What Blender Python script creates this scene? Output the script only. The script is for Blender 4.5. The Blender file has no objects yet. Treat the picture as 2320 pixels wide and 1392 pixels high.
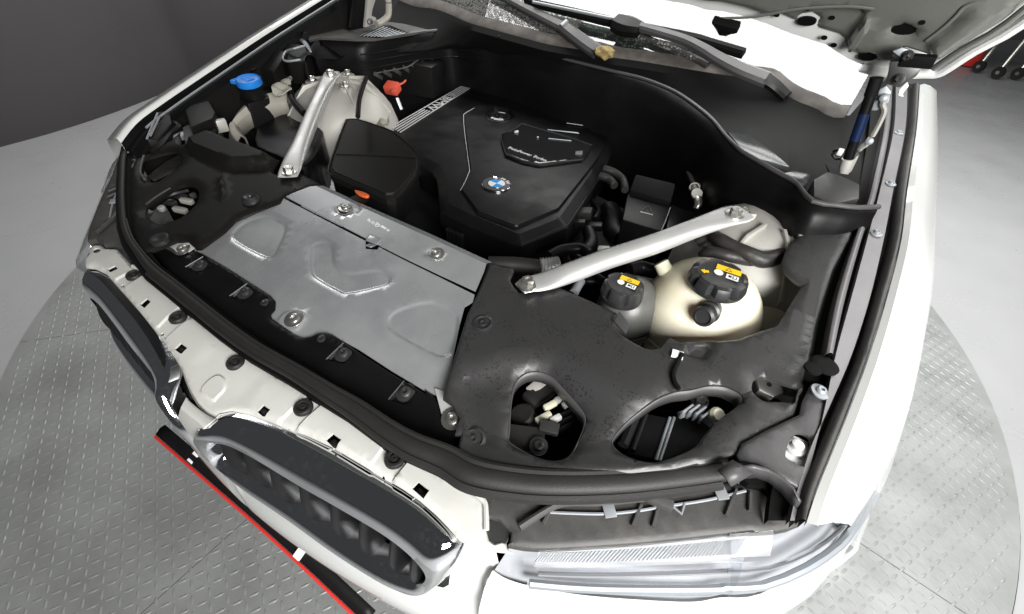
import bpy, bmesh, math, random
import numpy as np
from mathutils import Vector, Matrix
from mathutils.geometry import delaunay_2d_cdt
random.seed(7)
S = bpy.context.scene
COL = S.collection
# ------------------------------------------------------------------ camera, world, light, exposure
CAM_LOC = Vector((0.56442, -0.12355, 1.41528))
CAM_ROT = (0.817723, -0.053323, 0.579111)
FOC, W, H = 1030.2227, 2320.0, 1392.0
cd = bpy.data.cameras.new('camera'); cam = bpy.data.objects.new('camera', cd); COL.objects.link(cam)
cam.location = CAM_LOC; cam.rotation_euler = CAM_ROT
cd.sensor_width = 36; cd.lens = 36 * FOC / W; cd.clip_start = 0.02; cd.clip_end = 200
S.camera = cam
wd = bpy.data.worlds.new('World'); S.world = wd; wd.use_nodes = True
wd.node_tree.nodes['Background'].inputs[0].default_value = (0.95, 0.97, 1.0, 1)
wd.node_tree.nodes['Background'].inputs[1].default_value = 0.05
def area(name, loc, target, sx, sy, power, col=(1, 1, 1)):
    l = bpy.data.lights.new(name, 'AREA'); l.shape = 'RECTANGLE'; l.size = sx; l.size_y = sy
    l.energy = power; l.color = col
    o = bpy.data.objects.new(name, l); COL.objects.link(o); o.location = loc
    o.rotation_euler = (Vector(target) - Vector(loc)).to_track_quat('-Z', 'Y').to_euler()
    return o
area('ceiling_light_panel', (.45, 2.95, 3.1), (.45, 2.95, 0), 4.6, 3.0, 285, (1.0, 0.995, 0.98))
area('side_light_panel', (1.6, -.68, 1.72), (0.75, 0.4, 0.55), .9, .8, 92, (1.0, 0.99, 0.97))
area('left_fill_light', (-2.9, 2.0, 3.1), (-2.6, 1.6, 0.3), 1.6, 0.8, 27, (1.0, 0.99, 0.98))  # unseen fill light, added to brighten the floor and wall at the left
S.view_settings.view_transform = 'Standard'; S.view_settings.look = 'None'
S.view_settings.exposure = 0.0; S.view_settings.gamma = 1.0; S.view_settings.use_curve_mapping = False
S.cycles.max_bounces = 6; S.cycles.caustics_reflective = False; S.cycles.caustics_refractive = False
# ------------------------------------------------------------------ sight lines: where a spot of the photo lies at a known height / plane
RM = cam.rotation_euler.to_matrix()
def ray(px, py): return RM @ Vector(((px - W / 2) / FOC, -(py - H / 2) / FOC, -1))
def P(px, py, z):
    d = ray(px, py); return CAM_LOC + d * ((z - CAM_LOC.z) / d.z)
def PX(px, py, x):
    d = ray(px, py); return CAM_LOC + d * ((x - CAM_LOC.x) / d.x)
def PY(px, py, y):
    d = ray(px, py); return CAM_LOC + d * ((y - CAM_LOC.y) / d.y)
def PP(px, py, p0, n):
    d = ray(px, py); return CAM_LOC + d * ((Vector(p0) - CAM_LOC).dot(Vector(n)) / d.dot(Vector(n)))
VW = {'Z1': (150, 520, 2.9), 'Z2': (400, 880, 2.71875), 'Z3': (1000, 900, 2.8286), 'Z4': (1500, 800, 2.351), 'Z5': (1020, 560, 2.783),
      'Z6': (1380, 440, 3.0257), 'Z7': (1560, 0, 2.784), 'Z8': (800, 0, 2.9), 'A1': (150, 250, 3.093), 'A2': (400, 80, 3.315),
      'A3': (860, 120, 2.9), 'A4': (1280, 180, 3.026), 'A5': (440, 400, 2.677), 'A6': (560, 0, 5.273), 'A8': (1560, 700, 3.314), 'L1': (170, 100, 4.351), 'N1': (330, 780, 4.64)}
def q(t, *pts):
    a = VW[t]; return [(a[0] + x / a[2], a[1] + y / a[2]) for x, y in pts]
def PZ(pts, z): return [P(x, y, z) for x, y in pts]
def PN(pts, p0, n): return [PP(x, y, p0, n) for x, y in pts]
# ------------------------------------------------------------------ materials
MATS = {}
def mat(name, col, rough=.5, metal=0., bump=0., bscale=400., var=0., vscale=6., vcol=None, coat=0., spec=.5, sss=0., rvar=0., specks=None, emit=None):
    m = bpy.data.materials.new(name); m.use_nodes = True; nt = m.node_tree; N = nt.nodes; L = nt.links
    b = N['Principled BSDF']; b.inputs['Base Color'].default_value = (*col, 1)
    b.inputs['Roughness'].default_value = rough; b.inputs['Metallic'].default_value = metal
    b.inputs['Specular IOR Level'].default_value = spec
    if coat: b.inputs['Coat Weight'].default_value = coat; b.inputs['Coat Roughness'].default_value = .04
    if sss:
        b.inputs['Subsurface Weight'].default_value = sss; b.inputs['Subsurface Radius'].default_value = (.03, .02, .01); b.inputs['Subsurface Scale'].default_value = .5
    tc = N.new('ShaderNodeTexCoord')
    def noise(sc, det=4, rg=.55):
        n = N.new('ShaderNodeTexNoise'); n.inputs['Scale'].default_value = sc; n.inputs['Detail'].default_value = det; n.inputs['Roughness'].default_value = rg
        L.new(tc.outputs['Object'], n.inputs['Vector']); return n
    def ramp(src, a, b2, ca=0., cb=1.):
        r = N.new('ShaderNodeMapRange'); r.inputs[1].default_value = a; r.inputs[2].default_value = b2; r.inputs[3].default_value = ca; r.inputs[4].default_value = cb
        L.new(src, r.inputs[0]); return r.outputs[0]
    cur = None
    if var:
        n = noise(vscale, 6, .65)
        mx = N.new('ShaderNodeMix'); mx.data_type = 'RGBA'
        mx.inputs[6].default_value = (*col, 1)
        vc = vcol if vcol else tuple(c * .5 for c in col)
        mx.inputs[7].default_value = (*vc, 1)
        L.new(ramp(n.outputs[0], .42, .75, 0, var), mx.inputs[0]); L.new(mx.outputs[2], b.inputs['Base Color']); cur = mx.outputs[2]
    if specks:   # (scale, threshold, colour, amount, rough)
        vo = N.new('ShaderNodeTexVoronoi'); vo.inputs['Scale'].default_value = specks[0]; L.new(tc.outputs['Object'], vo.inputs['Vector'])
        nz = noise(specks[0] * .12, 3); th = N.new('ShaderNodeMath'); th.operation = 'MULTIPLY'
        L.new(ramp(nz.outputs[0], .30, .66, 0., 1.), th.inputs[0]); th.inputs[1].default_value = specks[1]
        lt = N.new('ShaderNodeMath'); lt.operation = 'LESS_THAN'; L.new(vo.outputs['Distance'], lt.inputs[0]); L.new(th.outputs[0], lt.inputs[1])
        am = N.new('ShaderNodeMath'); am.operation = 'MULTIPLY'; L.new(lt.outputs[0], am.inputs[0]); am.inputs[1].default_value = specks[3]
        mx = N.new('ShaderNodeMix'); mx.data_type = 'RGBA'; mx.inputs[6].default_value = (*col, 1); mx.inputs[7].default_value = (*specks[2], 1)
        if cur: L.new(cur, mx.inputs[6])
        L.new(am.outputs[0], mx.inputs[0]); L.new(mx.outputs[2], b.inputs['Base Color'])
        L.new(ramp(am.outputs[0], 0, 1, rough, specks[4]), b.inputs['Roughness'])
    elif rvar:
        n2 = noise(vscale * 1.7, 5, .6); L.new(ramp(n2.outputs[0], .35, .7, max(0, rough - rvar), min(1, rough + rvar)), b.inputs['Roughness'])
    if bump:
        n3 = noise(bscale, 3); bp = N.new('ShaderNodeBump'); bp.inputs['Strength'].default_value = bump; bp.inputs['Distance'].default_value = .001
        L.new(n3.outputs[0], bp.inputs['Height']); L.new(bp.outputs[0], b.inputs['Normal'])
    if emit: b.inputs['Emission Color'].default_value = (*emit[0], 1); b.inputs['Emission Strength'].default_value = emit[1]
    MATS[name] = m; return m
mat('white_paint', (.78, .79, .77), .25, coat=.8, var=.12, vscale=3, vcol=(.6, .6, .57))
mat('panel_white', (.55, .55, .52), .42, coat=.12, var=.45, vscale=7, vcol=(.44, .425, .38), bump=.03)
mat('black_plastic', (.006, .006, .0063), .45, spec=.2, bump=.25, bscale=900, var=.5, vscale=5, vcol=(.014, .0135, .013), rvar=.08)
mat('satin_black', (.0042, .0042, .0045), .40, spec=.16, bump=.12, bscale=700, var=.5, vscale=7, vcol=(.009, .009, .009), rvar=.1)
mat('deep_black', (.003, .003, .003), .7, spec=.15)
mat('cover_lit_grey', (.027, .0264, .0268), .40, spec=.5, bump=.25, bscale=800, var=.35, vscale=7, vcol=(.038, .037, .0375), specks=(215, .40, (.010, .009, .010), .6, .3))  # lit copy of the bay cover plastic, light put into colour; specks are droplets
mat('grey_plastic_clean', (.056, .0545, .0555), .44, bump=.3, bscale=800, var=.5, vscale=7, vcol=(.045, .043, .045), rvar=.08)
mat('trim_plastic', (.040, .039, .038), .55, bump=.3, bscale=600, var=.8, vscale=22, vcol=(.075, .071, .064))
mat('cover_shade_black', (.0062, .0057, .0054), .5, spec=.2, bump=.25, bscale=800, var=.6, vscale=5, vcol=(.010, .009, .0085))  # shaded copy of the bay cover plastic; also plain black for other parts
mat('rubber', (.014, .0135, .013), .55, spec=.35, bump=.35, bscale=500, var=.6, vscale=12, vcol=(.024, .023, .021))
mat('zinc', (.58, .59, .60), .34, metal=.68, bump=.04, bscale=300, var=.55, vscale=5, vcol=(.33, .35, .385), rvar=.12)
mat('zinc_dull', (.34, .36, .38), .5, metal=.5, var=.5, vscale=9, vcol=(.26, .27, .28))
mat('aluminium', (.72, .72, .71), .44, metal=.6, bump=.1, bscale=250, var=.3, vscale=10, vcol=(.6, .59, .57), rvar=.08)
mat('cast', (.47, .465, .43), .48, metal=.25, bump=.15, bscale=200, var=.5, vscale=9, vcol=(.42, .40, .35))
mat('cast_dirty', (.42, .40, .35), .6, metal=.1, bump=.3, bscale=120, var=.8, vscale=14, vcol=(.26, .24, .19))
mat('steel', (.62, .61, .58), .32, metal=.95, var=.4, vscale=60, vcol=(.4, .38, .34))
mat('dark_steel', (.10, .10, .10), .4, metal=.8)
def dusty_chrome():
    m = mat('chrome', (.80, .81, .84), .05, metal=1.); nt = m.node_tree; N = nt.nodes; L = nt.links; b = N['Principled BSDF']
    tc = N.new('ShaderNodeTexCoord'); n1 = N.new('ShaderNodeTexNoise'); n1.inputs['Scale'].default_value = 7; n1.inputs['Detail'].default_value = 5
    n2 = N.new('ShaderNodeTexNoise'); n2.inputs['Scale'].default_value = 120; n2.inputs['Detail'].default_value = 6; n2.inputs['Roughness'].default_value = .75
    for n in (n1, n2): L.new(tc.outputs['Object'], n.inputs['Vector'])
    r1 = N.new('ShaderNodeMapRange'); r1.inputs[1].default_value = .5; r1.inputs[2].default_value = .8; L.new(n1.outputs[0], r1.inputs[0])
    r2 = N.new('ShaderNodeMapRange'); r2.inputs[1].default_value = .5; r2.inputs[2].default_value = .72; L.new(n2.outputs[0], r2.inputs[0])
    mu = N.new('ShaderNodeMath'); mu.operation = 'MULTIPLY'; L.new(r1.outputs[0], mu.inputs[0]); L.new(r2.outputs[0], mu.inputs[1])
    iv = N.new('ShaderNodeMapRange'); iv.inputs[3].default_value = 1.; iv.inputs[4].default_value = .92; L.new(mu.outputs[0], iv.inputs[0]); L.new(iv.outputs[0], b.inputs['Metallic'])
    ro = N.new('ShaderNodeMapRange'); ro.inputs[3].default_value = .05; ro.inputs[4].default_value = .3; L.new(mu.outputs[0], ro.inputs[0]); L.new(ro.outputs[0], b.inputs['Roughness'])
    cm = N.new('ShaderNodeMix'); cm.data_type = 'RGBA'; cm.inputs[6].default_value = (.8, .81, .84, 1); cm.inputs[7].default_value = (.52, .52, .53, 1); L.new(mu.outputs[0], cm.inputs[0]); L.new(cm.outputs[2], b.inputs['Base Color'])
dusty_chrome()
mat('grille_dark', (.010, .010, .0105), .3, var=.4, vscale=20, vcol=(.04, .04, .04))
mat('grille_slat', (.006, .006, .0065), .42, spec=.16)
mat('tank', (.86, .81, .65), .32, sss=.4, var=.7, vscale=9, vcol=(.78, .66, .40), spec=.45)
mat('reservoir', (.085, .085, .08), .4, var=.5, vscale=20, vcol=(.13, .13, .12), bump=.2, bscale=200)
mat('cap_black', (.020, .020, .021), .35, bump=.2, bscale=700, var=.6, vscale=25, vcol=(.04, .04, .04))
mat('label_yellow', (.85, .55, .01), .4)
mat('ink', (.02, .02, .02), .5)
mat('print_white', (.80, .80, .80), .45)
mat('silver_print', (.58, .58, .58), .35, metal=.3)
mat('blue_cap', (.015, .22, .72), .38, bump=.1)
mat('orange', (.62, .11, .02), .5)
mat('red', (.58, .025, .02), .45)
mat('coral', (.60, .085, .05), .5)
mat('emblem_blue', (.02, .30, .75), .2, coat=1.)
mat('emblem_white', (.82, .83, .84), .2, coat=1.)
mat('cream', (.62, .60, .46), .5)
mat('hood_under', (.15, .153, .14), .28, coat=.5, var=.5, vscale=5, vcol=(.12, .12, .105), specks=None)
mat('sealer_stain', (.42, .36, .24), .6, var=.6, vscale=30, vcol=(.30, .28, .22))
mat('tape_black', (.018, .016, .015), .5, bump=1., bscale=90, var=.6, vscale=40, vcol=(.04, .037, .034))
mat('gas_blue', (.005, .014, .05), .3)
mat('leaf_dirt', (.26, .19, .07), .8, bump=1., bscale=80, var=.7, vscale=60, vcol=(.12, .08, .03))
mat('floor_epoxy', (.40, .405, .41), .34, var=.5, vscale=1.6, vcol=(.33, .335, .34), rvar=.1, bump=.03, bscale=30)
mat('tread_steel', (.34, .35, .345), .5, metal=.25, var=.7, vscale=3.5, vcol=(.20, .205, .20), rvar=.15, bump=.5, bscale=120)
mat('gap_dark', (.02, .02, .02), .9)
mat('rust_seam', (.20, .13, .08), .8)
mat('wall_grey', (.13, .122, .125), .8, var=.4, vscale=.8, vcol=(.09, .085, .087))
mat('rail_grey', (.15, .145, .15), .42, metal=.2, bump=.1, var=.3, vscale=15)
mat('reflector', (.86, .87, .90), .12, metal=.9)
mat('lamp_white', (.82, .83, .84), .25); mat('lamp_inner', (.46, .47, .49), .22, metal=.3, var=.6, vscale=9, vcol=(.62, .63, .65))
# clear lens: mostly see-through with a mirror sheen, the way thin glazing shows
def glaze(name, tint, mirror, f0=.06, rough=.02):
    m = bpy.data.materials.new(name); m.use_nodes = True; nt = m.node_tree; N = nt.nodes; L = nt.links
    N.remove(N['Principled BSDF']); out = N['Material Output']
    tr = N.new('ShaderNodeBsdfTransparent'); tr.inputs[0].default_value = (*tint, 1)
    gl = N.new('ShaderNodeBsdfGlossy'); gl.inputs[0].default_value = (*mirror, 1); gl.inputs['Roughness'].default_value = rough
    lw = N.new('ShaderNodeLayerWeight'); lw.inputs['Blend'].default_value = .5
    pw = N.new('ShaderNodeMath'); pw.operation = 'POWER'; L.new(lw.outputs['Facing'], pw.inputs[0]); pw.inputs[1].default_value = 3.2
    mr = N.new('ShaderNodeMapRange'); mr.inputs[3].default_value = f0; mr.inputs[4].default_value = 1.; L.new(pw.outputs[0], mr.inputs[0])
    mx = N.new('ShaderNodeMixShader'); L.new(mr.outputs[0], mx.inputs[0]); L.new(tr.outputs[0], mx.inputs[1]); L.new(gl.outputs[0], mx.inputs[2]); L.new(mx.outputs[0], out.inputs[0])
    MATS[name] = m; return m
glaze('lens_clear', (.93, .94, .95), (1, 1, 1), .005)
def dirt_film(name, col, sc, lo, hi):
    m = bpy.data.materials.new(name); m.use_nodes = True; nt = m.node_tree; N = nt.nodes; L = nt.links; N.remove(N['Principled BSDF']); out = N['Material Output']
    tr = N.new('ShaderNodeBsdfTransparent'); df = N.new('ShaderNodeBsdfDiffuse'); df.inputs[0].default_value = (*col, 1); tc = N.new('ShaderNodeTexCoord')
    n = N.new('ShaderNodeTexNoise'); n.inputs['Scale'].default_value = sc; n.inputs['Detail'].default_value = 5; n.inputs['Roughness'].default_value = .7; L.new(tc.outputs['Object'], n.inputs['Vector'])
    r = N.new('ShaderNodeMapRange'); r.inputs[1].default_value = lo; r.inputs[2].default_value = hi; L.new(n.outputs[0], r.inputs[0])
    mx = N.new('ShaderNodeMixShader'); L.new(r.outputs[0], mx.inputs[0]); L.new(tr.outputs[0], mx.inputs[1]); L.new(df.outputs[0], mx.inputs[2]); L.new(mx.outputs[0], out.inputs[0]); MATS[name] = m
dirt_film('glass_grime', (.13, .125, .12), 150, .40, .60)
glaze('windscreen_glass', (.62, .68, .66), (1, 1, 1), .13)
# ------------------------------------------------------------------ object helpers
def link(name, me, m, parent=None):
    o = bpy.data.objects.new(name, me); COL.objects.link(o)
    if m is not None:
        me.materials.clear(); me.materials.append(MATS[m])
    if parent is not None: o.parent = parent
    return o
def finish(me, ang=35):
    me.polygons.foreach_set('use_smooth', [True] * len(me.polygons))
    me.set_sharp_from_angle(angle=math.radians(ang)); me.update()
def mesh(name, v, f, m, parent=None, ang=35, smooth=True):
    me = bpy.data.meshes.new(name); me.from_pydata([tuple(p) for p in v], [], f); me.update()
    bm = bmesh.new(); bm.from_mesh(me); bmesh.ops.recalc_face_normals(bm, faces=bm.faces); bm.to_mesh(me); bm.free()
    if smooth: finish(me, ang)
    return link(name, me, m, parent)
def empty(name, loc=(0, 0, 0), parent=None):
    o = bpy.data.objects.new(name, None); COL.objects.link(o); o.location = loc; o.empty_display_size = .1
    if parent: o.parent = parent
    return o
def tag(o, label=None, cat=None, group=None, kind=None):
    if label: o['label'] = label
    if cat: o['category'] = cat
    if group: o['group'] = group
    if kind: o['kind'] = kind
    return o
def spline(pts, n=8, closed=False):
    pts = [Vector(p) for p in pts]; out = []; m = len(pts)
    for i in range(m if closed else m - 1):
        g = (lambda k: pts[k % m]) if closed else (lambda k: pts[min(max(k, 0), m - 1)])
        p0, p1, p2, p3 = g(i - 1), g(i), g(i + 1), g(i + 2)
        for k in range(n):
            t = k / n
            out.append(.5 * ((2 * p1) + (p2 - p0) * t + (2 * p0 - 5 * p1 + 4 * p2 - p3) * t * t + (3 * p1 - p0 - 3 * p2 + p3) * t ** 3))
    if not closed: out.append(pts[-1].copy())
    return out
def pspline(pts, n=6, closed=True):   # the same for photo spots
    return [(p.x, p.y) for p in spline([Vector((a, b, 0)) for a, b in pts], n, closed)]
def tube(name, pts, r, m, parent=None, seg=12, n=8, sm=True, flat=1., cap=True, up=Vector((0, 0, 1))):
    """r: number or list per control point; flat squeezes the section along 'up'"""
    P_ = [Vector(p) for p in pts]
    rr = list(r) if isinstance(r, (list, tuple)) else [r] * len(P_)
    if sm and len(P_) > 2:
        c = spline(P_, n); R_ = [rr[min(i // n, len(rr) - 1)] + (rr[min(i // n + 1, len(rr) - 1)] - rr[min(i // n, len(rr) - 1)]) * ((i % n) / n) for i in range(len(c))]
    else: c, R_ = P_, rr
    v = []; f = []
    for i, p in enumerate(c):
        t = (c[min(i + 1, len(c) - 1)] - c[max(i - 1, 0)]).normalized()
        a = t.cross(up)
        if a.length < 1e-4: a = t.cross(Vector((1, 0, 0)))
        a.normalize(); b = a.cross(t).normalized()
        for k in range(seg):
            th = 2 * math.pi * k / seg
            v.append(p + a * (math.cos(th) * R_[i]) + b * (math.sin(th) * R_[i] * flat))
    for i in range(len(c) - 1):
        for k in range(seg):
            k2 = (k + 1) % seg; f.append((i * seg + k, i * seg + k2, (i + 1) * seg + k2, (i + 1) * seg + k))
    if cap:
        f.append(tuple(range(seg))[::-1]); f.append(tuple((len(c) - 1) * seg + k for k in range(seg)))
    return mesh(name, v, f, m, parent)
def loft(name, rows, m, parent=None, thick=0., ang=40, closed=False):
    n = len(rows[0]); v = [p for r in rows for p in r]; f = []
    for i in range(len(rows) - 1):
        for k in range(n if closed else n - 1):
            k2 = (k + 1) % n; f.append((i * n + k, i * n + k2, (i + 1) * n + k2, (i + 1) * n + k))
    o = mesh(name, v, f, m, parent, ang)
    if thick:
        s = o.modifiers.new('thick', 'SOLIDIFY'); s.thickness = abs(thick); s.offset = -1 if thick > 0 else 1
    return o
def lathe(name, prof, loc, axis, m, parent=None, seg=24, ang=35, wob=None):
    z = Vector(axis).normalized(); x = z.cross(Vector((0, 1, .3))).normalized(); y = z.cross(x)
    v = []; f = []; loc = Vector(loc)
    for i, (r, h) in enumerate(prof):
        for k in range(seg):
            th = 2 * math.pi * k / seg; rr = r * (wob(th, i) if wob else 1)
            v.append(loc + x * (rr * math.cos(th)) + y * (rr * math.sin(th)) + z * h)
    for i in range(len(prof) - 1):
        for k in range(seg):
            k2 = (k + 1) % seg; f.append((i * seg + k, i * seg + k2, (i + 1) * seg + k2, (i + 1) * seg + k))
    f.append(tuple(range(seg))[::-1]); f.append(tuple((len(prof) - 1) * seg + k for k in range(seg)))
    return mesh(name, v, f, m, parent, ang)
def prism(name, pts, vec, m, parent=None, bevel=0., seg=2, ang=35):
    bm = bmesh.new(); vs = [bm.verts.new(p) for p in pts]; fc = bm.faces.new(vs)
    r = bmesh.ops.extrude_face_region(bm, geom=[fc])
    bmesh.ops.translate(bm, verts=[g for g in r['geom'] if isinstance(g, bmesh.types.BMVert)], vec=Vector(vec))
    bmesh.ops.recalc_face_normals(bm, faces=bm.faces)
    if bevel: bmesh.ops.bevel(bm, geom=list(bm.edges), offset=bevel, segments=seg, affect='EDGES', profile=.6, clamp_overlap=True)
    me = bpy.data.meshes.new(name); bm.to_mesh(me); bm.free(); finish(me, ang)
    return link(name, me, m, parent)
def box(name, c, ax, ay, sx, sy, sz, m, parent=None, bevel=.003):
    """box centred at c; ax, ay span its base plane"""
    ax = Vector(ax).normalized(); az = ax.cross(Vector(ay)).normalized(); ay = az.cross(ax); c = Vector(c)
    pts = [c + ax * (sx / 2 * a) + ay * (sy / 2 * b) - az * (sz / 2) for a, b in ((-1, -1), (1, -1), (1, 1), (-1, 1))]
    return prism(name, pts, az * sz, m, parent, min(bevel, sx * .3, sy * .3, sz * .3))
def pip(x, y, poly):
    px = np.array([p[0] for p in poly]); py = np.array([p[1] for p in poly]); ins = np.zeros(x.shape, bool); j = len(poly) - 1
    for i in range(len(poly)):
        c = ((py[i] > y) != (py[j] > y)); d = py[j] - py[i]
        ins ^= c & (x < (px[j] - px[i]) * (y - py[i]) / (d if d else 1e-12) + px[i]); j = i
    return ins
def pdist(x, y, poly):
    best = np.full(x.shape, 1e9)
    for i in range(len(poly)):
        a, b = poly[i], poly[(i + 1) % len(poly)]; dx, dy = b[0] - a[0], b[1] - a[1]; l = dx * dx + dy * dy + 1e-15
        t = np.clip(((x - a[0]) * dx + (y - a[1]) * dy) / l, 0, 1)
        best = np.minimum(best, np.hypot(x - a[0] - t * dx, y - a[1] - t * dy))
    return best
def dens(poly, d):
    out = []
    for i in range(len(poly)):
        a, b = poly[i], poly[(i + 1) % len(poly)]; k = max(1, int(math.hypot(b[0] - a[0], b[1] - a[1]) / d))
        out += [(a[0] + (b[0] - a[0]) * j / k, a[1] + (b[1] - a[1]) * j / k) for j in range(k)]
    return out
def inset(poly, d):
    n = len(poly); ar = sum(poly[i][0] * poly[(i + 1) % n][1] - poly[(i + 1) % n][0] * poly[i][1] for i in range(n)); s = 1 if ar > 0 else -1; out = []
    for i in range(n):
        a, b, c = poly[i - 1], poly[i], poly[(i + 1) % n]
        t = (c[0] - a[0], c[1] - a[1]); l = math.hypot(*t) + 1e-9
        out.append((b[0] - s * t[1] / l * d, b[1] + s * t[0] / l * d))
    return out
def sheet(name, outl, zf, m, parent=None, holes=(), relief=(), thick=.004, grid=.015, edge=None, ang=40, eholes=True, cham=False):
    """a moulded / pressed sheet: outline and holes in plan, zf gives its height, relief = [(polygon, rise, slope width)]"""
    O = [(p[0], p[1]) for p in outl]; Hs = [[(p[0], p[1]) for p in h] for h in holes]; R_ = [([(p[0], p[1]) for p in a], b, c) for a, b, c in relief]
    pts = []; edges = []
    def loop(poly):
        i0 = len(pts); pts.extend(poly); n = len(poly); edges.extend((i0 + i, i0 + (i + 1) % n) for i in range(n))
    def ringloop(dd, poly, off):
        i1 = inset(dd, off); xa = np.array([p[0] for p in i1]); ya = np.array([p[1] for p in i1])
        ok = pip(xa, ya, poly) & (pdist(xa, ya, poly) > off * .9) & pip(xa, ya, O); keep = [p for p, k in zip(i1, ok) if k]; i0 = len(pts); pts.extend(keep)
        for a_ in range(len(keep)):
            b_ = (a_ + 1) % len(keep)
            if math.hypot(keep[a_][0] - keep[b_][0], keep[a_][1] - keep[b_][1]) < grid * 2.2: edges.append((i0 + a_, i0 + b_))
    D = dens(O, grid); loop(D)
    for h in Hs: loop(dens(h, grid))
    if edge:
        D2 = dens(O, max(.006, grid * .6)); i1 = inset(D2, edge[1]); i1 = [p for p in i1]
        xa = np.array([p[0] for p in i1]); ya = np.array([p[1] for p in i1]); ok = pip(xa, ya, O) & (pdist(xa, ya, O) > edge[1] * .93)
        pts_i = [p for p, k in zip(i1, ok) if k]; i0 = len(pts); pts.extend(pts_i)
        for a in range(len(pts_i)):
            b = (a + 1) % len(pts_i)
            if math.hypot(pts_i[a][0] - pts_i[b][0], pts_i[a][1] - pts_i[b][1]) < grid * 2.2: edges.append((i0 + a, i0 + b))
        if not cham: pts.extend(p for p in inset(D, edge[1] * .45))
    for a, b, c in R_:
        d = dens(a, min(grid, max(c * 1.5, .004))); loop(d); ringloop(d, a, c); ringloop(d, a, c * .5); ringloop(d, a, c * 1.35)
    xs = [p[0] for p in O]; ys = [p[1] for p in O]
    gx = np.arange(min(xs), max(xs), grid); gy = np.arange(min(ys), max(ys), grid)
    X, Y = np.meshgrid(gx, gy); X = X.ravel() + grid * .25 * np.sin(Y.ravel() * 917); Y = Y.ravel()
    k = pip(X, Y, O)
    for h in Hs: k &= ~pip(X, Y, h)
    X, Y = X[k], Y[k]
    if len(X):
        k = pdist(X, Y, O) > grid * .4; X, Y = X[k], Y[k]
    pts.extend(zip(X.tolist(), Y.tolist()))
    vo, _, fo, _, _, _ = delaunay_2d_cdt([Vector(p) for p in pts], edges, [], 0, 1e-6)
    vx = np.array([p.x for p in vo]); vy = np.array([p.y for p in vo]); F = np.array([f for f in fo if len(f) == 3])
    cx = vx[F].mean(1); cy = vy[F].mean(1); k = pip(cx, cy, O)
    for h in Hs: k &= ~pip(cx, cy, h)
    F = F[k]
    z = np.array([zf(a, b) for a, b in zip(vx, vy)])
    for a, b, c in R_:
        i = pip(vx, vy, a); t = np.clip(pdist(vx, vy, a) / c, 0, 1); t = t * t * (3 - 2 * t); z = z + np.where(i, b * t, 0)
    if edge:
        d = pdist(vx, vy, O)
        for h in (Hs if eholes else []): d = np.minimum(d, pdist(vx, vy, h))
        t = np.clip(d / edge[1], 0, 1); z = z - edge[0] * ((1 - t) if cham else (1 - t) ** 2)
    n = len(vx); used = sorted(set(F.ravel().tolist())); mp = {u: i for i, u in enumerate(used)}
    V = [(vx[u], vy[u], z[u]) for u in used]; F = [tuple(mp[i] for i in f) for f in F.tolist()]
    FF = []
    for a, b, c in F:
        s = (V[b][0] - V[a][0]) * (V[c][1] - V[a][1]) - (V[c][0] - V[a][0]) * (V[b][1] - V[a][1])
        FF.append((a, b, c) if s > 0 else (a, c, b))
    nb = len(V); V += [(x, y, zz - thick) for x, y, zz in V]
    ed = {}
    for a, b, c in FF:
        for e in ((a, b), (b, c), (c, a)): ed[e] = 1
    side = [(e[1], e[0], e[0] + nb, e[1] + nb) for e in ed if (e[1], e[0]) not in ed]
    me = bpy.data.meshes.new(name); me.from_pydata(V, [], FF + [(c + nb, b + nb, a + nb) for a, b, c in FF] + side); me.update(); finish(me, ang)
    return link(name, me, m, parent)
def text(name, s, loc, ex, ey, size, m, parent=None, depth=.0006, xs=1., shear=0., space=1.):
    c = bpy.data.curves.new('lettering', 'FONT'); c.body = s; c.size = size; c.extrude = depth; c.align_x = 'CENTER'; c.align_y = 'CENTER'; c.shear = shear; c.space_character = space; c.resolution_u = 3
    t = bpy.data.objects.new('lettering', c); me = bpy.data.meshes.new_from_object(t); bpy.data.objects.remove(t)
    ex = Vector(ex).normalized(); ez = ex.cross(Vector(ey)).normalized(); ey = ez.cross(ex)
    M = Matrix((( *ex * xs, 0), (*ey, 0), (*ez, 0), (0, 0, 0, 1))).transposed(); M.translation = Vector(loc)
    me.transform(M); return link(name, me, m, parent)
def hexbolt(parent, loc, axis=(0, 0, 1), r=.009, h=.007, m='steel', name='bolt', flange=True):
    prof = ([(r * 1.55, 0), (r * 1.55, h * .3), (r * 1.25, h * .4)] if flange else [])
    o = lathe(name, [(r * 1.5, -.002), (r * 1.55, h * .28), (r * 1.15, h * .36)], loc, axis, m, parent, 16)
    z = Vector(axis).normalized(); k = lathe('bolt_head', [(r, 0), (r, h), (r * .86, h * 1.15), (r * .5, h * 1.15), (r * .45, h * .9)], Vector(loc) + z * h * .3, axis, m, o, 6, 20)
    return o
def screw(parent, loc, axis=(0, 0, 1), r=.008, m='steel', name='screw', washer=None):
    z = Vector(axis).normalized()
    prof = [(r * 1.7, -.001), (r * 1.7, .0012), (r * 1.05, .002), (r, .0045), (r * .7, .0062), (r * .42, .0062), (r * .38, .003)]
    return lathe(name, prof, loc, axis, m, parent, 18)
def plug(parent, loc, axis=(0, 0, 1), r=.013, m='rubber', name='rubber_plug'):
    return lathe(name, [(r, -.002), (r, .002), (r * .88, .0045), (r * .62, .0045), (r * .55, .0015), (r * .30, .0015), (r * .28, .005), (r * .12, .005), (r * .1, .002)], loc, axis, m, parent, 28)
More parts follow.
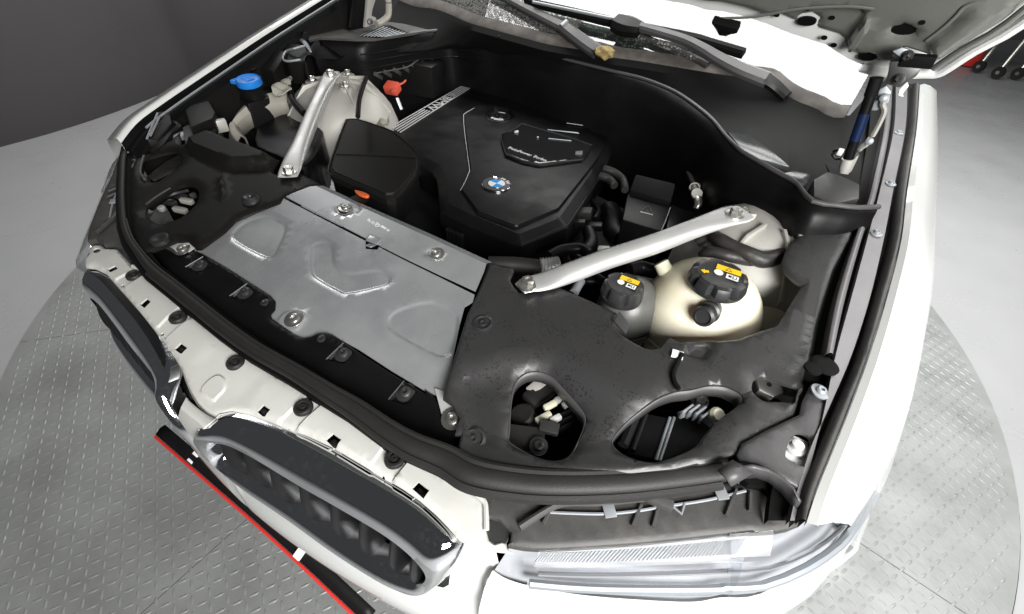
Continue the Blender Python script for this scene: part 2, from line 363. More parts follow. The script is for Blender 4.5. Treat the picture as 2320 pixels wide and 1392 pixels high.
# ================================================================== the place: floor, turntable, wall, far bench
fl = mesh('floor', [(-14, -8, -.012), (16, -8, -.012), (16, 30, -.012), (-14, 30, -.012)], [(0, 1, 2, 3)], 'floor_epoxy', smooth=False)
tag(fl, 'smooth grey painted floor around the turntable', kind='structure')
TC, TR = Vector((-.38, 1.4985, 0)), 2.06
tt = empty('turntable', TC); tag(tt, 'round chequered steel turntable under the car', kind='structure')
ring = lathe('turntable_gap', [(TR - .02, -.011), (TR + .0065, -.011), (TR + .0065, -.0085), (TR - .02, -.0085)], (0, 0, 0), (0, 0, 1), 'gap_dark', tt, 160)
disc = [(TC.x + TR * math.cos(2 * math.pi * k / 180), TC.y + TR * math.sin(2 * math.pi * k / 180)) for k in range(180)]
def halfcut(poly, a, n, g):
    out = []
    for i in range(len(poly)):
        p, r = poly[i], poly[(i + 1) % len(poly)]
        dp = (p[0] - a[0]) * n[0] + (p[1] - a[1]) * n[1] - g; dr = (r[0] - a[0]) * n[0] + (r[1] - a[1]) * n[1] - g
        if dp >= 0: out.append(p)
        if (dp >= 0) != (dr >= 0):
            t = dp / (dp - dr); out.append((p[0] + (r[0] - p[0]) * t, p[1] + (r[1] - p[1]) * t))
    return out
plates = [disc]
for (p1, p2) in (((70, 772), (330, 735)), ((1940, 1225), (2190, 1392)), ((400, 1318), (540, 1193))):
    a, b = P(*p1, 0), P(*p2, 0); d = (b - a).to_2d().normalized(); n = (-d.y, d.x); new = []
    for pl in plates:
        for s in (1, -1):
            c = halfcut(pl, a, (n[0] * s, n[1] * s), .0016)
            if len(c) > 2: new.append(c)
    plates = new
for pl in plates:
    o = prism('steel_plate', [(x - TC.x, y - TC.y, -.012) for x, y in pl], (0, 0, .012), 'tread_steel', tt)
ub = lathe('seam_filler', [(TR - .03, -.0115), (TR - .03, -.004)], (0, 0, 0), (0, 0, 1), 'rust_seam', tt, 120)
# raised tread lugs
def lugmesh(hl, hw, h):
    v = [(-hl, 0, 0), (-hl * .5, -hw, 0), (hl * .5, -hw, 0), (hl, 0, 0), (hl * .5, hw, 0), (-hl * .5, hw, 0),
         (-hl * .7, 0, h * .7), (-hl * .4, -hw * .35, h), (hl * .4, -hw * .35, h), (hl * .7, 0, h * .7), (hl * .4, hw * .35, h), (-hl * .4, hw * .35, h)]
    f = [(i, (i + 1) % 6, 6 + (i + 1) % 6, 6 + i) for i in range(6)] + [(6, 7, 8, 9, 10, 11)]
    return v, f
LV, LF = lugmesh(.0138, .0036, .0017)
lme = bpy.data.meshes.new('tread_lug'); lme.from_pydata(LV, [], LF); lme.update(); finish(lme, 50); lme.materials.append(MATS['tread_steel'])
RMi = RM.transposed()
def proj(p):
    c = RMi @ (Vector(p) - CAM_LOC); return (W / 2 + FOC * c.x / -c.z, H / 2 - FOC * c.y / -c.z, -c.z)
lat = math.radians(17); ux, uy = (math.cos(lat), math.sin(lat)), (-math.sin(lat), math.cos(lat)); pitch = .0285
spots = []
for i in range(-78, 78):
    for j in range(-78, 78):
        x, y = TC.x + i * pitch * ux[0] + j * pitch * uy[0], TC.y + i * pitch * ux[1] + j * pitch * uy[1]
        if math.hypot(x - TC.x, y - TC.y) > TR - .03: continue
        if -.85 < x < .85 and y > .15: continue
        c = proj((x, y, 0))
        vis = c[2] > .2 and -60 < c[0] < 2380 and -60 < c[1] < 1450 and (c[0] < 340 or c[1] > 1010 + (c[0] - 340) * .87 and c[0] < 900) or c[0] > 1880
        spots.append((0 if vis else 1, c[2], x, y, lat + (math.pi / 4 if (i + j) % 2 else -math.pi / 4)))
spots.sort()
sv, sf = [], []
for k, (vz, dd, x, y, a) in enumerate(spots):
    if k < 300:
        o = bpy.data.objects.new('tread_lug', lme); COL.objects.link(o); o.parent = tt; o.location = (x - TC.x, y - TC.y, .0001); o.rotation_euler.z = a
    else:
        b0 = len(sv); ca, sa = math.cos(a), math.sin(a)
        sv += [(x - TC.x + p[0] * ca - p[1] * sa, y - TC.y + p[0] * sa + p[1] * ca, p[2] + .0001) for p in LV]; sf += [tuple(b0 + i for i in f) for f in LF]
so = mesh('tread_lugs', sv, sf, 'tread_steel', tt, 50); so['kind'] = 'stuff'
# curved dark wall
wp = [P(x, y, -.012) for x, y in ((-700, 470), (-300, 395), (0, 318), (100, 291), (200, 260), (300, 224), (385, 188), (470, 143))]
d = (wp[-1] - wp[-2]).normalized()
wp += [wp[-1] + Vector((.15, 1.3, 0)), wp[-1] + Vector((.6, 3.5, 0)), wp[-1] + Vector((1.6, 6.5, 0))]
wc = spline(wp, 6)
wl = loft('wall', [[p.copy() for p in wc], [p + Vector((0, 0, 4)) for p in wc]], 'wall_grey', thick=.12)
tag(wl, 'plain dark grey curved wall at the left behind the car', kind='structure')
# far rolling bench at the right
def bench():
    c0 = P(2253, 178, 0); c1 = P(2297, 180, 0); c2 = P(2210, 164, 0)
    t = empty('rolling_bench', c0); tag(t, 'grey bench on chrome legs with black castors beyond the car', 'bench')
    ax = (c1 - c0).normalized(); ax = Vector((ax.x, ax.y, 0)).normalized(); ay = Vector((-ax.y, ax.x, 0))
    o = lambda u, v, z: ax * u + ay * v + Vector((0, 0, z))
    box('bench_top', o(.9, .6, .72), ax, ay, 2.6, 1.0, .12, 'lamp_white', t, .03)
    box('bench_panel', o(.9, .6, .50), ax, ay, 2.45, .9, .26, 'grey_plastic_clean', t, .02)
    for cc in (c0, c1, c2, c0 + ax * .75, c0 + ax * 1.2):
        r = cc - c0
        tube('leg', [r + Vector((0, 0, .09)), r + Vector((.05, .12, .40))], .022, 'steel', t, 10, sm=False)
        w = lathe('castor', [(.03, -.02), (.062, -.022), (.065, 0), (.062, .022), (.03, .02)], r + Vector((0, 0, .065)), ax * .8 + ay * .3, 'rubber', t, 16)
        lathe('castor_hub', [(.02, -.03), (.022, 0), (.02, .03)], r + Vector((0, 0, .065)), ax * .8 + ay * .3, 'steel', w, 10)
    return t
bench()
rp = P(2189, 152, 0)
rb = box('red_crate', rp + Vector((0, .15, .1)), (1, 0, 0), (0, 1, 0), .2, .25, .2, 'red', None, .02); tag(rb, 'small red box on the floor beside the rolling bench', 'box')
# ================================================================== the car
car = empty('car', (0, 0, 0)); tag(car, 'white car with its bonnet raised over the engine bay, standing on the turntable', 'car')
mir = lambda p: Vector((-p[0], p[1], p[2]))
# ---- slam panel (white front-end carrier)
rear = q('Z1', (325, 120), (440, 245), (510, 290), (640, 390), (770, 500), (870, 590), (960, 650), (1100, 770), (1260, 880), (1370, 950), (1480, 1010), (1590, 1075), (1720, 1150)) + \
    q('Z2', (920, 80), (1080, 190), (1210, 270), (1290, 320), (1330, 365), (1400, 400), (1480, 440), (1600, 490), (1740, 570), (1850, 650), (1890, 690), (1905, 730), (1908, 870), (1925, 925), (1960, 945), (2005, 930), (2035, 945), (2040, 975), (2075, 1000))
front = q('Z2', (1960, 1005), (1850, 985), (1745, 940), (1680, 868), (1600, 788), (1500, 700), (1400, 630), (1250, 540), (1100, 450), (950, 360), (800, 290), (650, 232), (560, 192), (440, 152), (330, 135), (255, 152), (222, 185)) + \
    q('Z1', (960, 1235), (905, 1195), (850, 1140), (805, 1060), (775, 985), (748, 905), (700, 825), (640, 735), (560, 635), (480, 535), (400, 445), (330, 368), (270, 300), (195, 262), (130, 250), (118, 215), (150, 175), (158, 130), (185, 110), (235, 112), (262, 135))
panel_z = lambda x, y: .873 - .22 * max(0., .03 - y) - .05 * max(0, abs(x) - .40)
out = [P(x, y, .873) for x, y in rear] + [P(x, y, .865) for x, y in front]
pads = [q('Z1', (305, 335), (440, 262), (522, 292), (375, 388)), q('Z1', (572, 637), (757, 498), (852, 565), (632, 708)),
        q('Z2', (603, 207), (805, 42), (905, 95), (715, 258)), q('Z2', (1165, 502), (1285, 335), (1445, 432), (1320, 588))]
tongue = pspline(q('Z1', (860, 1045), (880, 1000), (940, 955), (1000, 940), (1040, 970), (1035, 1030), (980, 1080), (945, 1105)), 4)
valley = q('Z1', (745, 870), (990, 700), (1390, 960), (1165, 1190), (980, 1180), (850, 1120), (780, 990))
sqs = [q('Z1', (270, 265), (320, 240), (342, 262), (292, 285)), q('Z1', (478, 487), (530, 455), (558, 478), (510, 512)), q('Z1', (697, 768), (745, 735), (790, 768), (742, 803)),
       q('Z1', (1243, 1180), (1290, 1142), (1337, 1175), (1290, 1217)), q('Z2', (917, 315), (965, 280), (1017, 318), (975, 365)), q('Z2', (1450, 620), (1490, 577), (1558, 630), (1522, 682))]
tiny = [q('Z2', (655, 235), (675, 222), (690, 235), (670, 248)), q('Z2', (1252, 540), (1268, 525), (1282, 540), (1266, 552)), q('Z1', (600, 668), (618, 655), (630, 668), (612, 680)), q('Z1', (345, 365), (365, 352), (378, 364), (358, 376))]
ear_r = [P(*p, .868) for p in pspline(q('Z2', (1930, 890), (1945, 865), (1970, 860), (1995, 880), (1990, 905), (1965, 925), (1940, 920)), 3)]
ear_l = [P(*p, .868) for p in pspline(q('Z1', (178, 148), (200, 130), (230, 138), (225, 158), (195, 165)), 3)]
holes = [[P(x, y, .872) for x, y in s] for s in sqs + tiny] + [ear_r, ear_l]
sp = sheet('front_panel', out, panel_z, 'panel_white', car, holes,
           [([P(x, y, .872) for x, y in s], -.0032, .003) for s in pads] + [([P(x, y, .872) for x, y in tongue], .003, .003), ([P(x, y, .872) for x, y in valley], -.002, .03)],
           thick=.003, grid=.009, edge=(.004, .006), eholes=False)
loft('panel_skirt', [[p + Vector((0, 0, -.004)) for p in out[len(rear) + 2:-8]], [p + Vector((0, .004, -.030)) for p in out[len(rear) + 2:-8]]], 'panel_white', sp)
sp['label'] = 'white painted slam panel with square clip holes and rubber plugs'
for s in sqs + tiny:
    pts = [P(x, y, .8685) for x, y in s]; c = sum(pts, Vector()) / 4
    prism('clip_socket', [c + (p - c) * 1.12 - Vector((0, 0, .022)) for p in pts], (0, 0, .006), 'deep_black', sp)
for s in sqs:
    pts = [P(x, y, .866) for x, y in s]; c = sum(pts, Vector()) / 4
    prism('clip', [c + (p - c) * .62 - Vector((0, 0, .010)) for p in pts], (0, 0, .004), 'rubber', sp, .001)
for (t, x, y) in (('Z1', 448, 303), ('Z1', 735, 582), ('Z1', 1113, 878), ('Z1', 1558, 1173), ('Z2', 1343, 438)):
    c = P(*q(t, (x, y))[0], .872); plug(sp, (c.x, c.y, panel_z(c.x, c.y) - .001))
# folded rear lip of the panel
rl = [P(x, y, .873) for x, y in rear[1:26]]
tube('panel_lip', [Vector((p.x, p.y, panel_z(p.x, p.y) + .001)) for p in rl], .0035, 'panel_white', sp, 8, 3)
# ---- kidney grilles
KP = [((150, 300, .80), (180, 352, .800)), ((165, 235, .845), (215, 338, .822)), ((250, 182, .857), (290, 348, .826)), ((340, 168, .861), (370, 378, .827)),
      ((520, 222, .861), (520, 460, .828)), ((800, 332, .861), (750, 600, .828)), ((1100, 492, .861), (1000, 742, .828)), ((1400, 662, .861), (1250, 890, .828)),
      ((1560, 785, .861), (1400, 1000, .825)), ((1690, 925, .857), (1490, 1090, .815)), ((1742, 1000, .84), (1530, 1150, .79)), ((1730, 1080, .80), (1528, 1190, .765)),
      ((1660, 1165, .755), (1490, 1214, .74)), ((1540, 1225, .72), (1420, 1214, .725)), ((1300, 1165, .70), (1290, 1130, .715)), ((1000, 985, .695), (1000, 945, .712)),
      ((700, 770, .695), (700, 735, .712)), ((440, 597, .70), (440, 560, .715)), ((290, 488, .715), (300, 432, .73)), ((195, 398, .75), (235, 378, .76))]
KO = [P(*q('Z2', (a[0], a[1]))[0], a[2]) for a, b in KP]; KI = [P(*q('Z2', (b[0], b[1]))[0], b[2]) for a, b in KP]
KO = spline(KO, 5, True); KI = spline(KI, 5, True)
slx = [P(*q('Z2', s)[0], .775).x for s in ((330, 440), (450, 510), (600, 610), (770, 730), (945, 850), (1120, 950), (1310, 1060), (1440, 1150))]
def kidney(f):
    g = empty('kidney_grille', (0, 0, 0), car)
    A = [f(p) for p in KO]; B = [f(p) for p in KI]
    back = [a + Vector((0, .018, -.004 if a.z > .78 else .004)) for a in A]
    crown = [a * .94 + b * .06 + Vector((0, -.004, .003 if a.z > .78 else -.003)) for a, b in zip(A, B)]
    soft = [a * .22 + b * .78 + Vector((0, -.006, .002 if a.z > .78 else -.002)) for a, b in zip(A, B)]
    deep = [b + Vector((0, .03, -.004 if b.z > .78 else .004)) for b in B]
    mids = [[a * (1 - t) + b * t + Vector((0, -.007 * math.sin(math.pi * t) - .004, (1 if a.z > .78 else -1) * (.002 + .006 * math.sin(math.pi * t)))) for a, b in zip(A, B)] for t in (.22, .4, .58)]
    fr = loft('chrome_surround', [back, A, crown] + mids + [soft, B, deep], 'chrome', g, ang=70, closed=True)
    c = sum(B, Vector()) / len(B)
    v = [c + (b - c) * 1.06 + Vector((0, .075, 0)) for b in B]
    mesh('grille_backing', v, [tuple(range(len(v)))], 'deep_black', g)
    wall = loft('grille_tunnel', [[b + Vector((0, .028, 0)) for b in B], v], 'grille_dark', g, closed=True)
    ys = [b.y for b in B]
    for x in slx:
        xs = x if f is not mir else -x
        near = sorted(B, key=lambda p: abs(p.x - xs)); col = [p for p in near[:10]]
        zt = max(p.z for p in col); zb = min(p.z for p in col); hi = [p for p in col if p.z > (zt + zb) / 2]; lo = [p for p in col if p.z <= (zt + zb) / 2] or hi; yt = sum(p.y for p in hi) / len(hi); yb = sum(p.y for p in lo) / len(lo)
        if zt - zb < .03: zb = zt - .05
        pr = []
        for k in range(9):
            t = k / 8; z = zb - .004 + (zt + .002 - zb) * t
            pr.append((yb * (1 - t) + yt * t + .006 - .010 * math.sin(math.pi * t), z))
        w = .0065
        rows = []
        for (dy, hw) in ((.07, w), (.018, w), (.004, w * .7), (0, .0015)):
            rows.append([Vector((xs - hw, yy + dy, z)) for yy, z in pr])
        for (dy, hw) in ((0, .0015), (.004, w * .7), (.018, w), (.07, w)):
            rows.append([Vector((xs + hw, yy + dy, z)) for yy, z in pr])
        loft('slat', rows, 'grille_slat', g)
    return g
kr = kidney(lambda p: p.copy()); kr['label'] = 'kidney grille nearer the camera with chrome surround'
kl = kidney(mir); kl['label'] = 'kidney grille farther from the camera'
# ---- bumper: columns along the front curve, top edge runs under the grilles
plan = spline([Vector(p) for p in ((-.95, .95, 0), (-.91, .72, 0), (-.865, .48, 0), (-.79, .29, 0), (-.65, .125, 0), (-.48, .035, 0), (-.38, -.010, 0), (-.2, -.042, 0), (0, -.055, 0), (.2, -.042, 0), (.38, -.010, 0), (.48, .035, 0), (.65, .125, 0), (.79, .29, 0), (.865, .48, 0), (.91, .72, 0), (.95, .95, 0))], 12)
def kid_bot(x):
    a = abs(x)
    c = [p for p in KO if abs(p.x - a) < .02]
    if not c or a < min(p.x for p in KO) + .004 or a > max(p.x for p in KO) - .004: return None
    return min(p.z for p in c)
def btop(p):
    b = kid_bot(p.x)
    if b is not None: return b + .004
    if abs(p.x) < .1: return .855
    a = abs(p.x)
    if a < .47: return .862 - max(0, a - .43) * .3
    return .80 - min(1, max(0, (a - .47) / .06)) * .025
rows = []
off = lambda z: -.030 * max(0, (z - .72) / .14) ** 1.5 + .012 * math.exp(-((z - .58) / .07) ** 2) - (.10 * max(0, (.5 - z) / .3) ** 1.4)
NR = 16
colz = []
for i, p in enumerate(plan):
    if abs(p.x) > .50: continue
    t = plan[min(i + 1, len(plan) - 1)] - plan[max(i - 1, 0)]; n = Vector((t.y, -t.x, 0)).normalized()
    zt = btop(p); colz.append([Vector((p.x, p.y, 0)) + n * off(zt + (.22 - zt) * (k / NR)) + Vector((0, 0, zt + (.22 - zt) * (k / NR))) for k in range(NR + 1)])
bp = loft('bumper', [[c[k] for c in colz] for k in range(NR + 1)], 'white_paint', car, ang=60)
# bridge between the grilles
NB = [((425, 560), (440, 585), (520, 655), (620, 728), (705, 775), (735, 782)), ((368, 668), (378, 682), (460, 752), (540, 812), (602, 868), (614, 880)), ((350, 730), (358, 742), (430, 808), (500, 866), (566, 925), (576, 936)), ((336, 803), (345, 815), (415, 885), (490, 960), (555, 1022), (566, 1034)), ((316, 850), (325, 860), (395, 945), (480, 1035), (565, 1108), (580, 1122))]
nb = [spline([P(x, y, z) for x, y in q('N1', *r)], 4) for r, z in zip(NB, (.862, .858, .838, .80, .73))]
loft('grille_bridge', nb, 'panel_white', car, thick=.004, ang=25)
mesh('nose_filler', [P(*s, z) + Vector((-.004, .012, -.002)) for s, z in zip(q('Z2', (1700, 930), (1960, 1010), (1930, 1200), (1760, 1330), (1560, 1290), (1500, 1230)), (.855, .855, .76, .69, .68, .70))], [(0, 1, 2, 3, 4, 5)], 'white_paint', car)
# ---- black plate carrier with red edge under the grille
pa, pb_ = [P(352, 985, .50), P(560, 1165, .47), P(700, 1292, .45), P(830, 1415, .43)], None
red = tube('red_edge_strip', [p + Vector((0, -.003, -.004)) for p in spline(pa, 4)], .0029, 'red', car, 8, 1)
ph = loft('plate_carrier', [[p + Vector((0, .0, .0)) for p in spline(pa, 6)], [p + Vector((0, .014, .009)) for p in spline(pa, 6)], [p + Vector((0, .024, .008)) for p in spline(pa, 6)]], 'black_plastic', car, thick=.012)
ph['label'] = 'black carrier strip with white clips below the grille'
for a, b in (((432, 1050), 0), ((672, 1268), 0)):
    c = P(a[0], a[1], .485 if a[0] < 500 else .458); d = (pa[2] - pa[1]).normalized()
    box('white_clip', c + Vector((0, .018, .012)), d, Vector((0, 1, .5)), .016, .04, .005, 'print_white', ph, .001)
# ---- bonnet seal round the front of the bay
seal = q('A1', (425, 215), (400, 330), (393, 450), (390, 600), (402, 780), (438, 895), (500, 990)) + q('Z1', (560, 262), (700, 372), (860, 500), (1050, 650), (1250, 790), (1500, 930)) + \
    q('Z2', (950, 32), (1100, 122), (1300, 262), (1450, 350), (1650, 432)) + q('Z3', (200, 492), (500, 545), (800, 560), (1200, 545), (1600, 500), (1800, 470))
sz = [.915, .912, .91, .905, .90, .895, .89] + [.887] * 6 + [.887, .887, .889, .89, .892] + [.894, .897, .90, .903, .906, .91]
seal3 = [P(a[0], a[1], z) for a, z in zip(seal, sz)]
rs = [.006] * 7 + [.008] * 6 + [.009, .010, .011, .012, .013] + [.014] * 6
sl = tube('bonnet_seal', seal3, rs, 'rubber', car, 14, 6, flat=.75)
tube('seal_lip', [p + Vector((0, r * .9, r * .35)) for p, r in zip(seal3[4:], rs[4:])], [r * .42 for r in rs[4:]], 'rubber', sl, 8, 6)
tube('seal_base', [p + Vector((.3 * r, -r * 1.1, -r * .35)) for p, r in zip(seal3[7:], rs[7:])], [r * .5 for r in rs[7:]], 'rubber', sl, 8, 6)
# dark skirt under the seal
loft('seal_skirt', [[p + Vector((0, .016, -.003)) for p in seal3], [p + Vector((0, -.016, -.008)) for p in seal3], [p + Vector((0, -.018, -.06)) for p in seal3]], 'deep_black', car)
# ---- right fender, gutter rails
def rail(name, xs_in, xs_out, z_in, z_out, m, crown=0., lift=0., thick=.003):
    """stations as (row y in photo, x) pairs"""
    a = spline([P(x, y, z_in(y) + lift) for y, x in xs_in], 6); b = spline([P(x, y, z_out(y) + lift) for y, x in xs_out], 6)
    mid = [(u + w) / 2 + Vector((0, 0, crown)) for u, w in zip(a, b)]
    mid1 = [u * .75 + w * .25 + Vector((0, 0, crown * .75)) for u, w in zip(a, b)]; mid2 = [u * .25 + w * .75 + Vector((0, 0, crown * .75)) for u, w in zip(a, b)]
    rows = [[p - Vector((0, 0, .02)) for p in a], a, mid1, mid, mid2, b, [p - Vector((0, 0, .02)) for p in b]] if crown else [[p - Vector((0, 0, .012)) for p in a], a, b, [p - Vector((0, 0, .012)) for p in b]]
    return loft(name, rows, m, car, ang=50)
rz = lambda y: 1.05 - .115 * max(0, min(1, (y - 230) / 960)) ** 1.1
st = [190, 287, 431, 539, 671, 803, 920, 1002, 1107, 1180]
col = lambda *x: list(zip(st, x))
gut = rail('gutter_floor', col(1975, 1970, 1945, 1915, 1870, 1830, 1800, 1780, 1750, 1740), col(2072, 2066, 2048, 2028, 1996, 1952, 1905, 1868, 1830, 1812), lambda y: rz(y) - .030, lambda y: rz(y) - .020, 'deep_black')
ridge = rail('gutter_ridge', [(y, x) for y, x in col(2010, 2004, 1974, 1938, 1898, 1872, 1858, 1850, 1830, 1815)][:6], [(y, x) for y, x in col(2022, 2016, 1988, 1953, 1916, 1887, 1872, 1860, 1840, 1825)][:6], lambda y: rz(y) - .008, lambda y: rz(y) - .010, 'rail_grey', .003)
strip = rail('gutter_strip', [(y, x) for y, x in col(2030, 2026, 1994, 1966, 1930, 1894, 1870, 1850, 1822, 1800)], [(y, x) for y, x in col(2056, 2052, 2024, 2003, 1972, 1930, 1880, 1842, 1808, 1790)], lambda y: rz(y) - .012, lambda y: rz(y) - .012, 'rail_grey')
fseal = rail('fender_seal', col(2070, 2063, 2036, 2021, 1984, 1945, 1897, 1862, 1820, 1806), col(2082, 2075, 2053, 2040, 2006, 1966, 1922, 1890, 1847, 1826), lambda y: rz(y) - .010, lambda y: rz(y) - .004, 'trim_plastic', .004)
fe = [P(x, y, rz(y)) for y, x in col(2084, 2077, 2055, 2042, 2009, 1969, 1926, 1893, 1850, 1826)]
fo = spline(fe, 6)
sil = spline([Vector(p) for p in ((.885, 1.80, .97), (.885, 1.40, .95), (.887, 1.0, .915), (.887, .82, .90), (.885, .68, .875), (.88, .575, .86), (.872, .50, .85), (.862, .45, .845), (.845, .385, .835), (.825, .325, .825))], 6)
lead = [e + Vector((.003, 0, -.012)) for e in fo]
fr = [lead, [e + Vector((.002, 0, -.003)) for e in fo], [e + Vector((.010, 0, .002)) for e in fo]]
for t in (.25, .5, .75): fr.append([e * (1 - t) + s_ * t + Vector((.012 * math.sin(math.pi * t), 0, .022 * math.sin(math.pi * t))) for e, s_ in zip(fo, sil)])
fr.append(sil); fr.append([s_ + Vector((.022, 0, -.06)) for s_ in sil]); fr.append([s_ + Vector((.03, 0, -.22)) for s_ in sil]); fr.append([s_ + Vector((.015, 0, -.5)) for s_ in sil])
fend = loft('front_wing', fr, 'white_paint', car, ang=50); fend['label'] = 'white front wing nearer the camera'
for (x, y) in ((2036, 302), (2018, 417), (1985, 530)):
    c = P(x, y, rz(y) - .011); screw(strip, c, (0, 0, 1), .0055, 'zinc_dull', 'rail_screw')
for o_, nm in ((P(1870, 826, rz(826) - .010), 'keyhole_patch'),):
    b = lathe(nm, [(.017, -.003), (.0175, -.001), (.015, .0005), (.008, .001)], o_, (0, 0, 1), 'deep_black', car, 20)  # flush black discs standing in for a keyhole-shaped hole
    lathe('keyhole_tail', [(.011, -.003), (.011, .0), (.008, .001), (.003, .001)], P(1843, 834, rz(826) - .010), (0, 0, 1), 'deep_black', b, 16)
c = P(1858, 888, rz(888) - .014); screw(car, c, (.1, 0, 1), .0068, 'zinc_dull', 'wing_screw')
# ---- left wing: thin bright edge beyond the bay
le = [PX(262, 314, -.735), PX(300, 268, -.752), PX(360, 224, -.775), PX(435, 174, -.80), PX(520, 118, -.815), PX(600, 66, -.83), PX(700, 5, -.845), PX(790, -50, -.85)]
le = spline(le, 6)
rows = [[p + Vector((.022, 0, -.03)) for p in le], [p + Vector((.016, 0, -.004)) for p in le], [p + Vector((.008, 0, .001)) for p in le], le, [p + Vector((-.06, 0, -.02)) for p in le], [p + Vector((-.09, 0, -.10)) for p in le], [p + Vector((-.11, 0, -.3)) for p in le], [p + Vector((-.09, 0, -.55)) for p in le]]
lw = loft('front_wing', rows, 'white_paint', car, ang=50); lw['label'] = 'white front wing on the far side'
loft('wing_gutter', [[p + Vector((.018, 0, -.006)) for p in le], [p + Vector((.022, 0, -.022)) for p in le], [p + Vector((.048, 0, -.024)) for p in le], [p + Vector((.052, 0, -.012)) for p in le], [p + Vector((.060, 0, -.012)) for p in le], [p + Vector((.064, 0, -.03)) for p in le]], 'satin_black', car)
tube('wing_rail', [p + Vector((.050, 0, -.010)) for p in le[6:]], .0028, 'zinc_dull', car, 8, 1)
loft('inner_wing', [[p + Vector((.06, 0, -.02)) for p in le], [p + Vector((.070, .0, -.06)) for p in le], [p + Vector((.085, .0, -.14)) for p in le], [p + Vector((.10, .0, -.45)) for p in le]], 'cover_shade_black', car)
# ---- bay floor and dark surroundings
mesh('bay_tray', [(-.45, .10, .42), (.45, .10, .42), (.74, .42, .42), (.74, 1.5, .42), (-.74, 1.5, .42), (-.74, .42, .42)], [(0, 1, 2, 3, 4, 5)], 'deep_black', car)
mesh('bay_side', [(.70, .42, .42), (.745, .42, .86), (.78, 1.6, 1.0), (.75, 1.6, .42)], [(0, 1, 2, 3)], 'deep_black', car)
mesh('bay_front', [(-.42, .10, .42), (.42, .10, .42), (.42, .13, .83), (-.42, .13, .83)], [(0, 1, 2, 3)], 'deep_black', car)
def PF(px, py, zf):
    z = .9
    for _ in range(12):
        p = P(px, py, z); z = z * .4 + zf(p.x, p.y) * .6
    return P(px, py, z)
ztr0 = lambda x, y: .872 + .10 * (y - .03) + .012 * max(0, x - .5)
def F(pts, zf): return [PF(x, y, zf) for x, y in pts]
# ---- pressed metal plate over the radiator
zplate = lambda x, y: .873 + .24 * (y - .142)
pl_out = q('A5', (0, 452), (0, 432), (60, 400), (140, 355), (200, 312), (240, 268), (300, 235), (400, 200), (500, 160), (528, 138), (545, 135), (800, 268), (1040, 392), (1040, 440), (1110, 445), (1120, 428), (1300, 520), (1500, 618), (1700, 718), (1690, 760), (1640, 790), (1610, 900), (1560, 1150), (1520, 1320), (1480, 1330), (1400, 1300), (1200, 1180), (1000, 1050), (860, 975), (770, 960), (700, 985), (640, 985), (560, 945), (440, 870), (430, 830), (440, 740), (300, 630), (130, 520))
dA = pspline(q('A5', (218, 360), (225, 335), (300, 270), (400, 235), (470, 235), (530, 260), (565, 290), (560, 340), (525, 420), (500, 470), (470, 492), (420, 492), (330, 450), (230, 390)), 3)
dB = pspline(q('A5', (700, 460), (715, 410), (760, 390), (815, 393), (850, 425), (858, 510), (890, 555), (950, 578), (1100, 560), (1160, 575), (1200, 610), (1185, 650), (1120, 675), (930, 715), (880, 705), (760, 640), (705, 595), (698, 520)), 3)
dC = pspline(q('A5', (1165, 880), (1190, 830), (1260, 790), (1400, 752), (1480, 762), (1580, 820), (1612, 870), (1580, 1050), (1540, 1090), (1470, 1095), (1300, 1010), (1190, 940)), 3)
dD = pspline(q('A5', (500, 885), (540, 830), (600, 810), (660, 815), (690, 850), (670, 890), (620, 950), (560, 930)), 3)
plate = sheet('radiator_plate', F(pl_out, zplate), zplate, 'zinc', car, [], [(F(dA, zplate), -.0032, .006), (F(dB, zplate), -.0032, .006), (F(dC, zplate), -.0032, .006), (F(dD, zplate), .003, .005)], thick=.002, grid=.015)
plate['label'] = 'bare galvanised steel plate with embossed shapes'
st_out = q('A5', (556, 122), (600, 100), (700, 62), (740, 58), (1000, 180), (1400, 358), (1770, 530), (1760, 570), (1706, 695), (1500, 600), (1300, 505), (1100, 405), (1000, 352), (800, 250))
pad1 = q('A5', (850, 190), (1000, 170), (1020, 205), (905, 245), (850, 215)); pad2 = q('A5', (1390, 470), (1420, 428), (1500, 425), (1530, 460), (1490, 515))
zst = lambda x, y: zplate(x, y) + .004
strip2 = sheet('rear_strip', F(st_out, zst), zst, 'zinc', plate, [], [(F(pad1, zst), -.003, .004), (F(pad2, zst), -.003, .004)], thick=.002, grid=.012)
loft('strip_flange', [F(q('A5', (740, 58), (1000, 180), (1400, 358), (1770, 530)), zst), [p + Vector((0, .016, -.006)) for p in F(q('A5', (740, 58), (1000, 180), (1400, 358), (1770, 530)), zst)], [p + Vector((0, .018, -.04)) for p in F(q('A5', (740, 58), (1000, 180), (1400, 358), (1770, 530)), zst)]], 'zinc_dull', plate)
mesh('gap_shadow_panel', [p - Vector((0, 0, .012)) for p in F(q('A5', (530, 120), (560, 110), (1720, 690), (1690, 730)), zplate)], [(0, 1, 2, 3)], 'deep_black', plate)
nP = (0, -.24, 1)
screw(plate, PF(*q('A5', (608, 872))[0], zplate) + Vector((0, 0, .0025)), nP, .0095, 'steel')
screw(plate, PF(*q('A5', (1468, 465))[0], zst) - Vector((0, 0, .002)), nP, .0085, 'steel')
# latch clip in the gap
cc = PF(*q('A5', (1090, 395))[0], zst)
clp = box('retaining_clip', cc + Vector((0, 0, .003)), (1, .1, 0), (0, 1, .24), .026, .014, .003, 'zinc', plate, .001)
box('clip_tongue', cc + Vector((.004, -.012, .0)), (1, .1, 0), (0, 1, -.3), .012, .014, .002, 'zinc', clp, .0006)
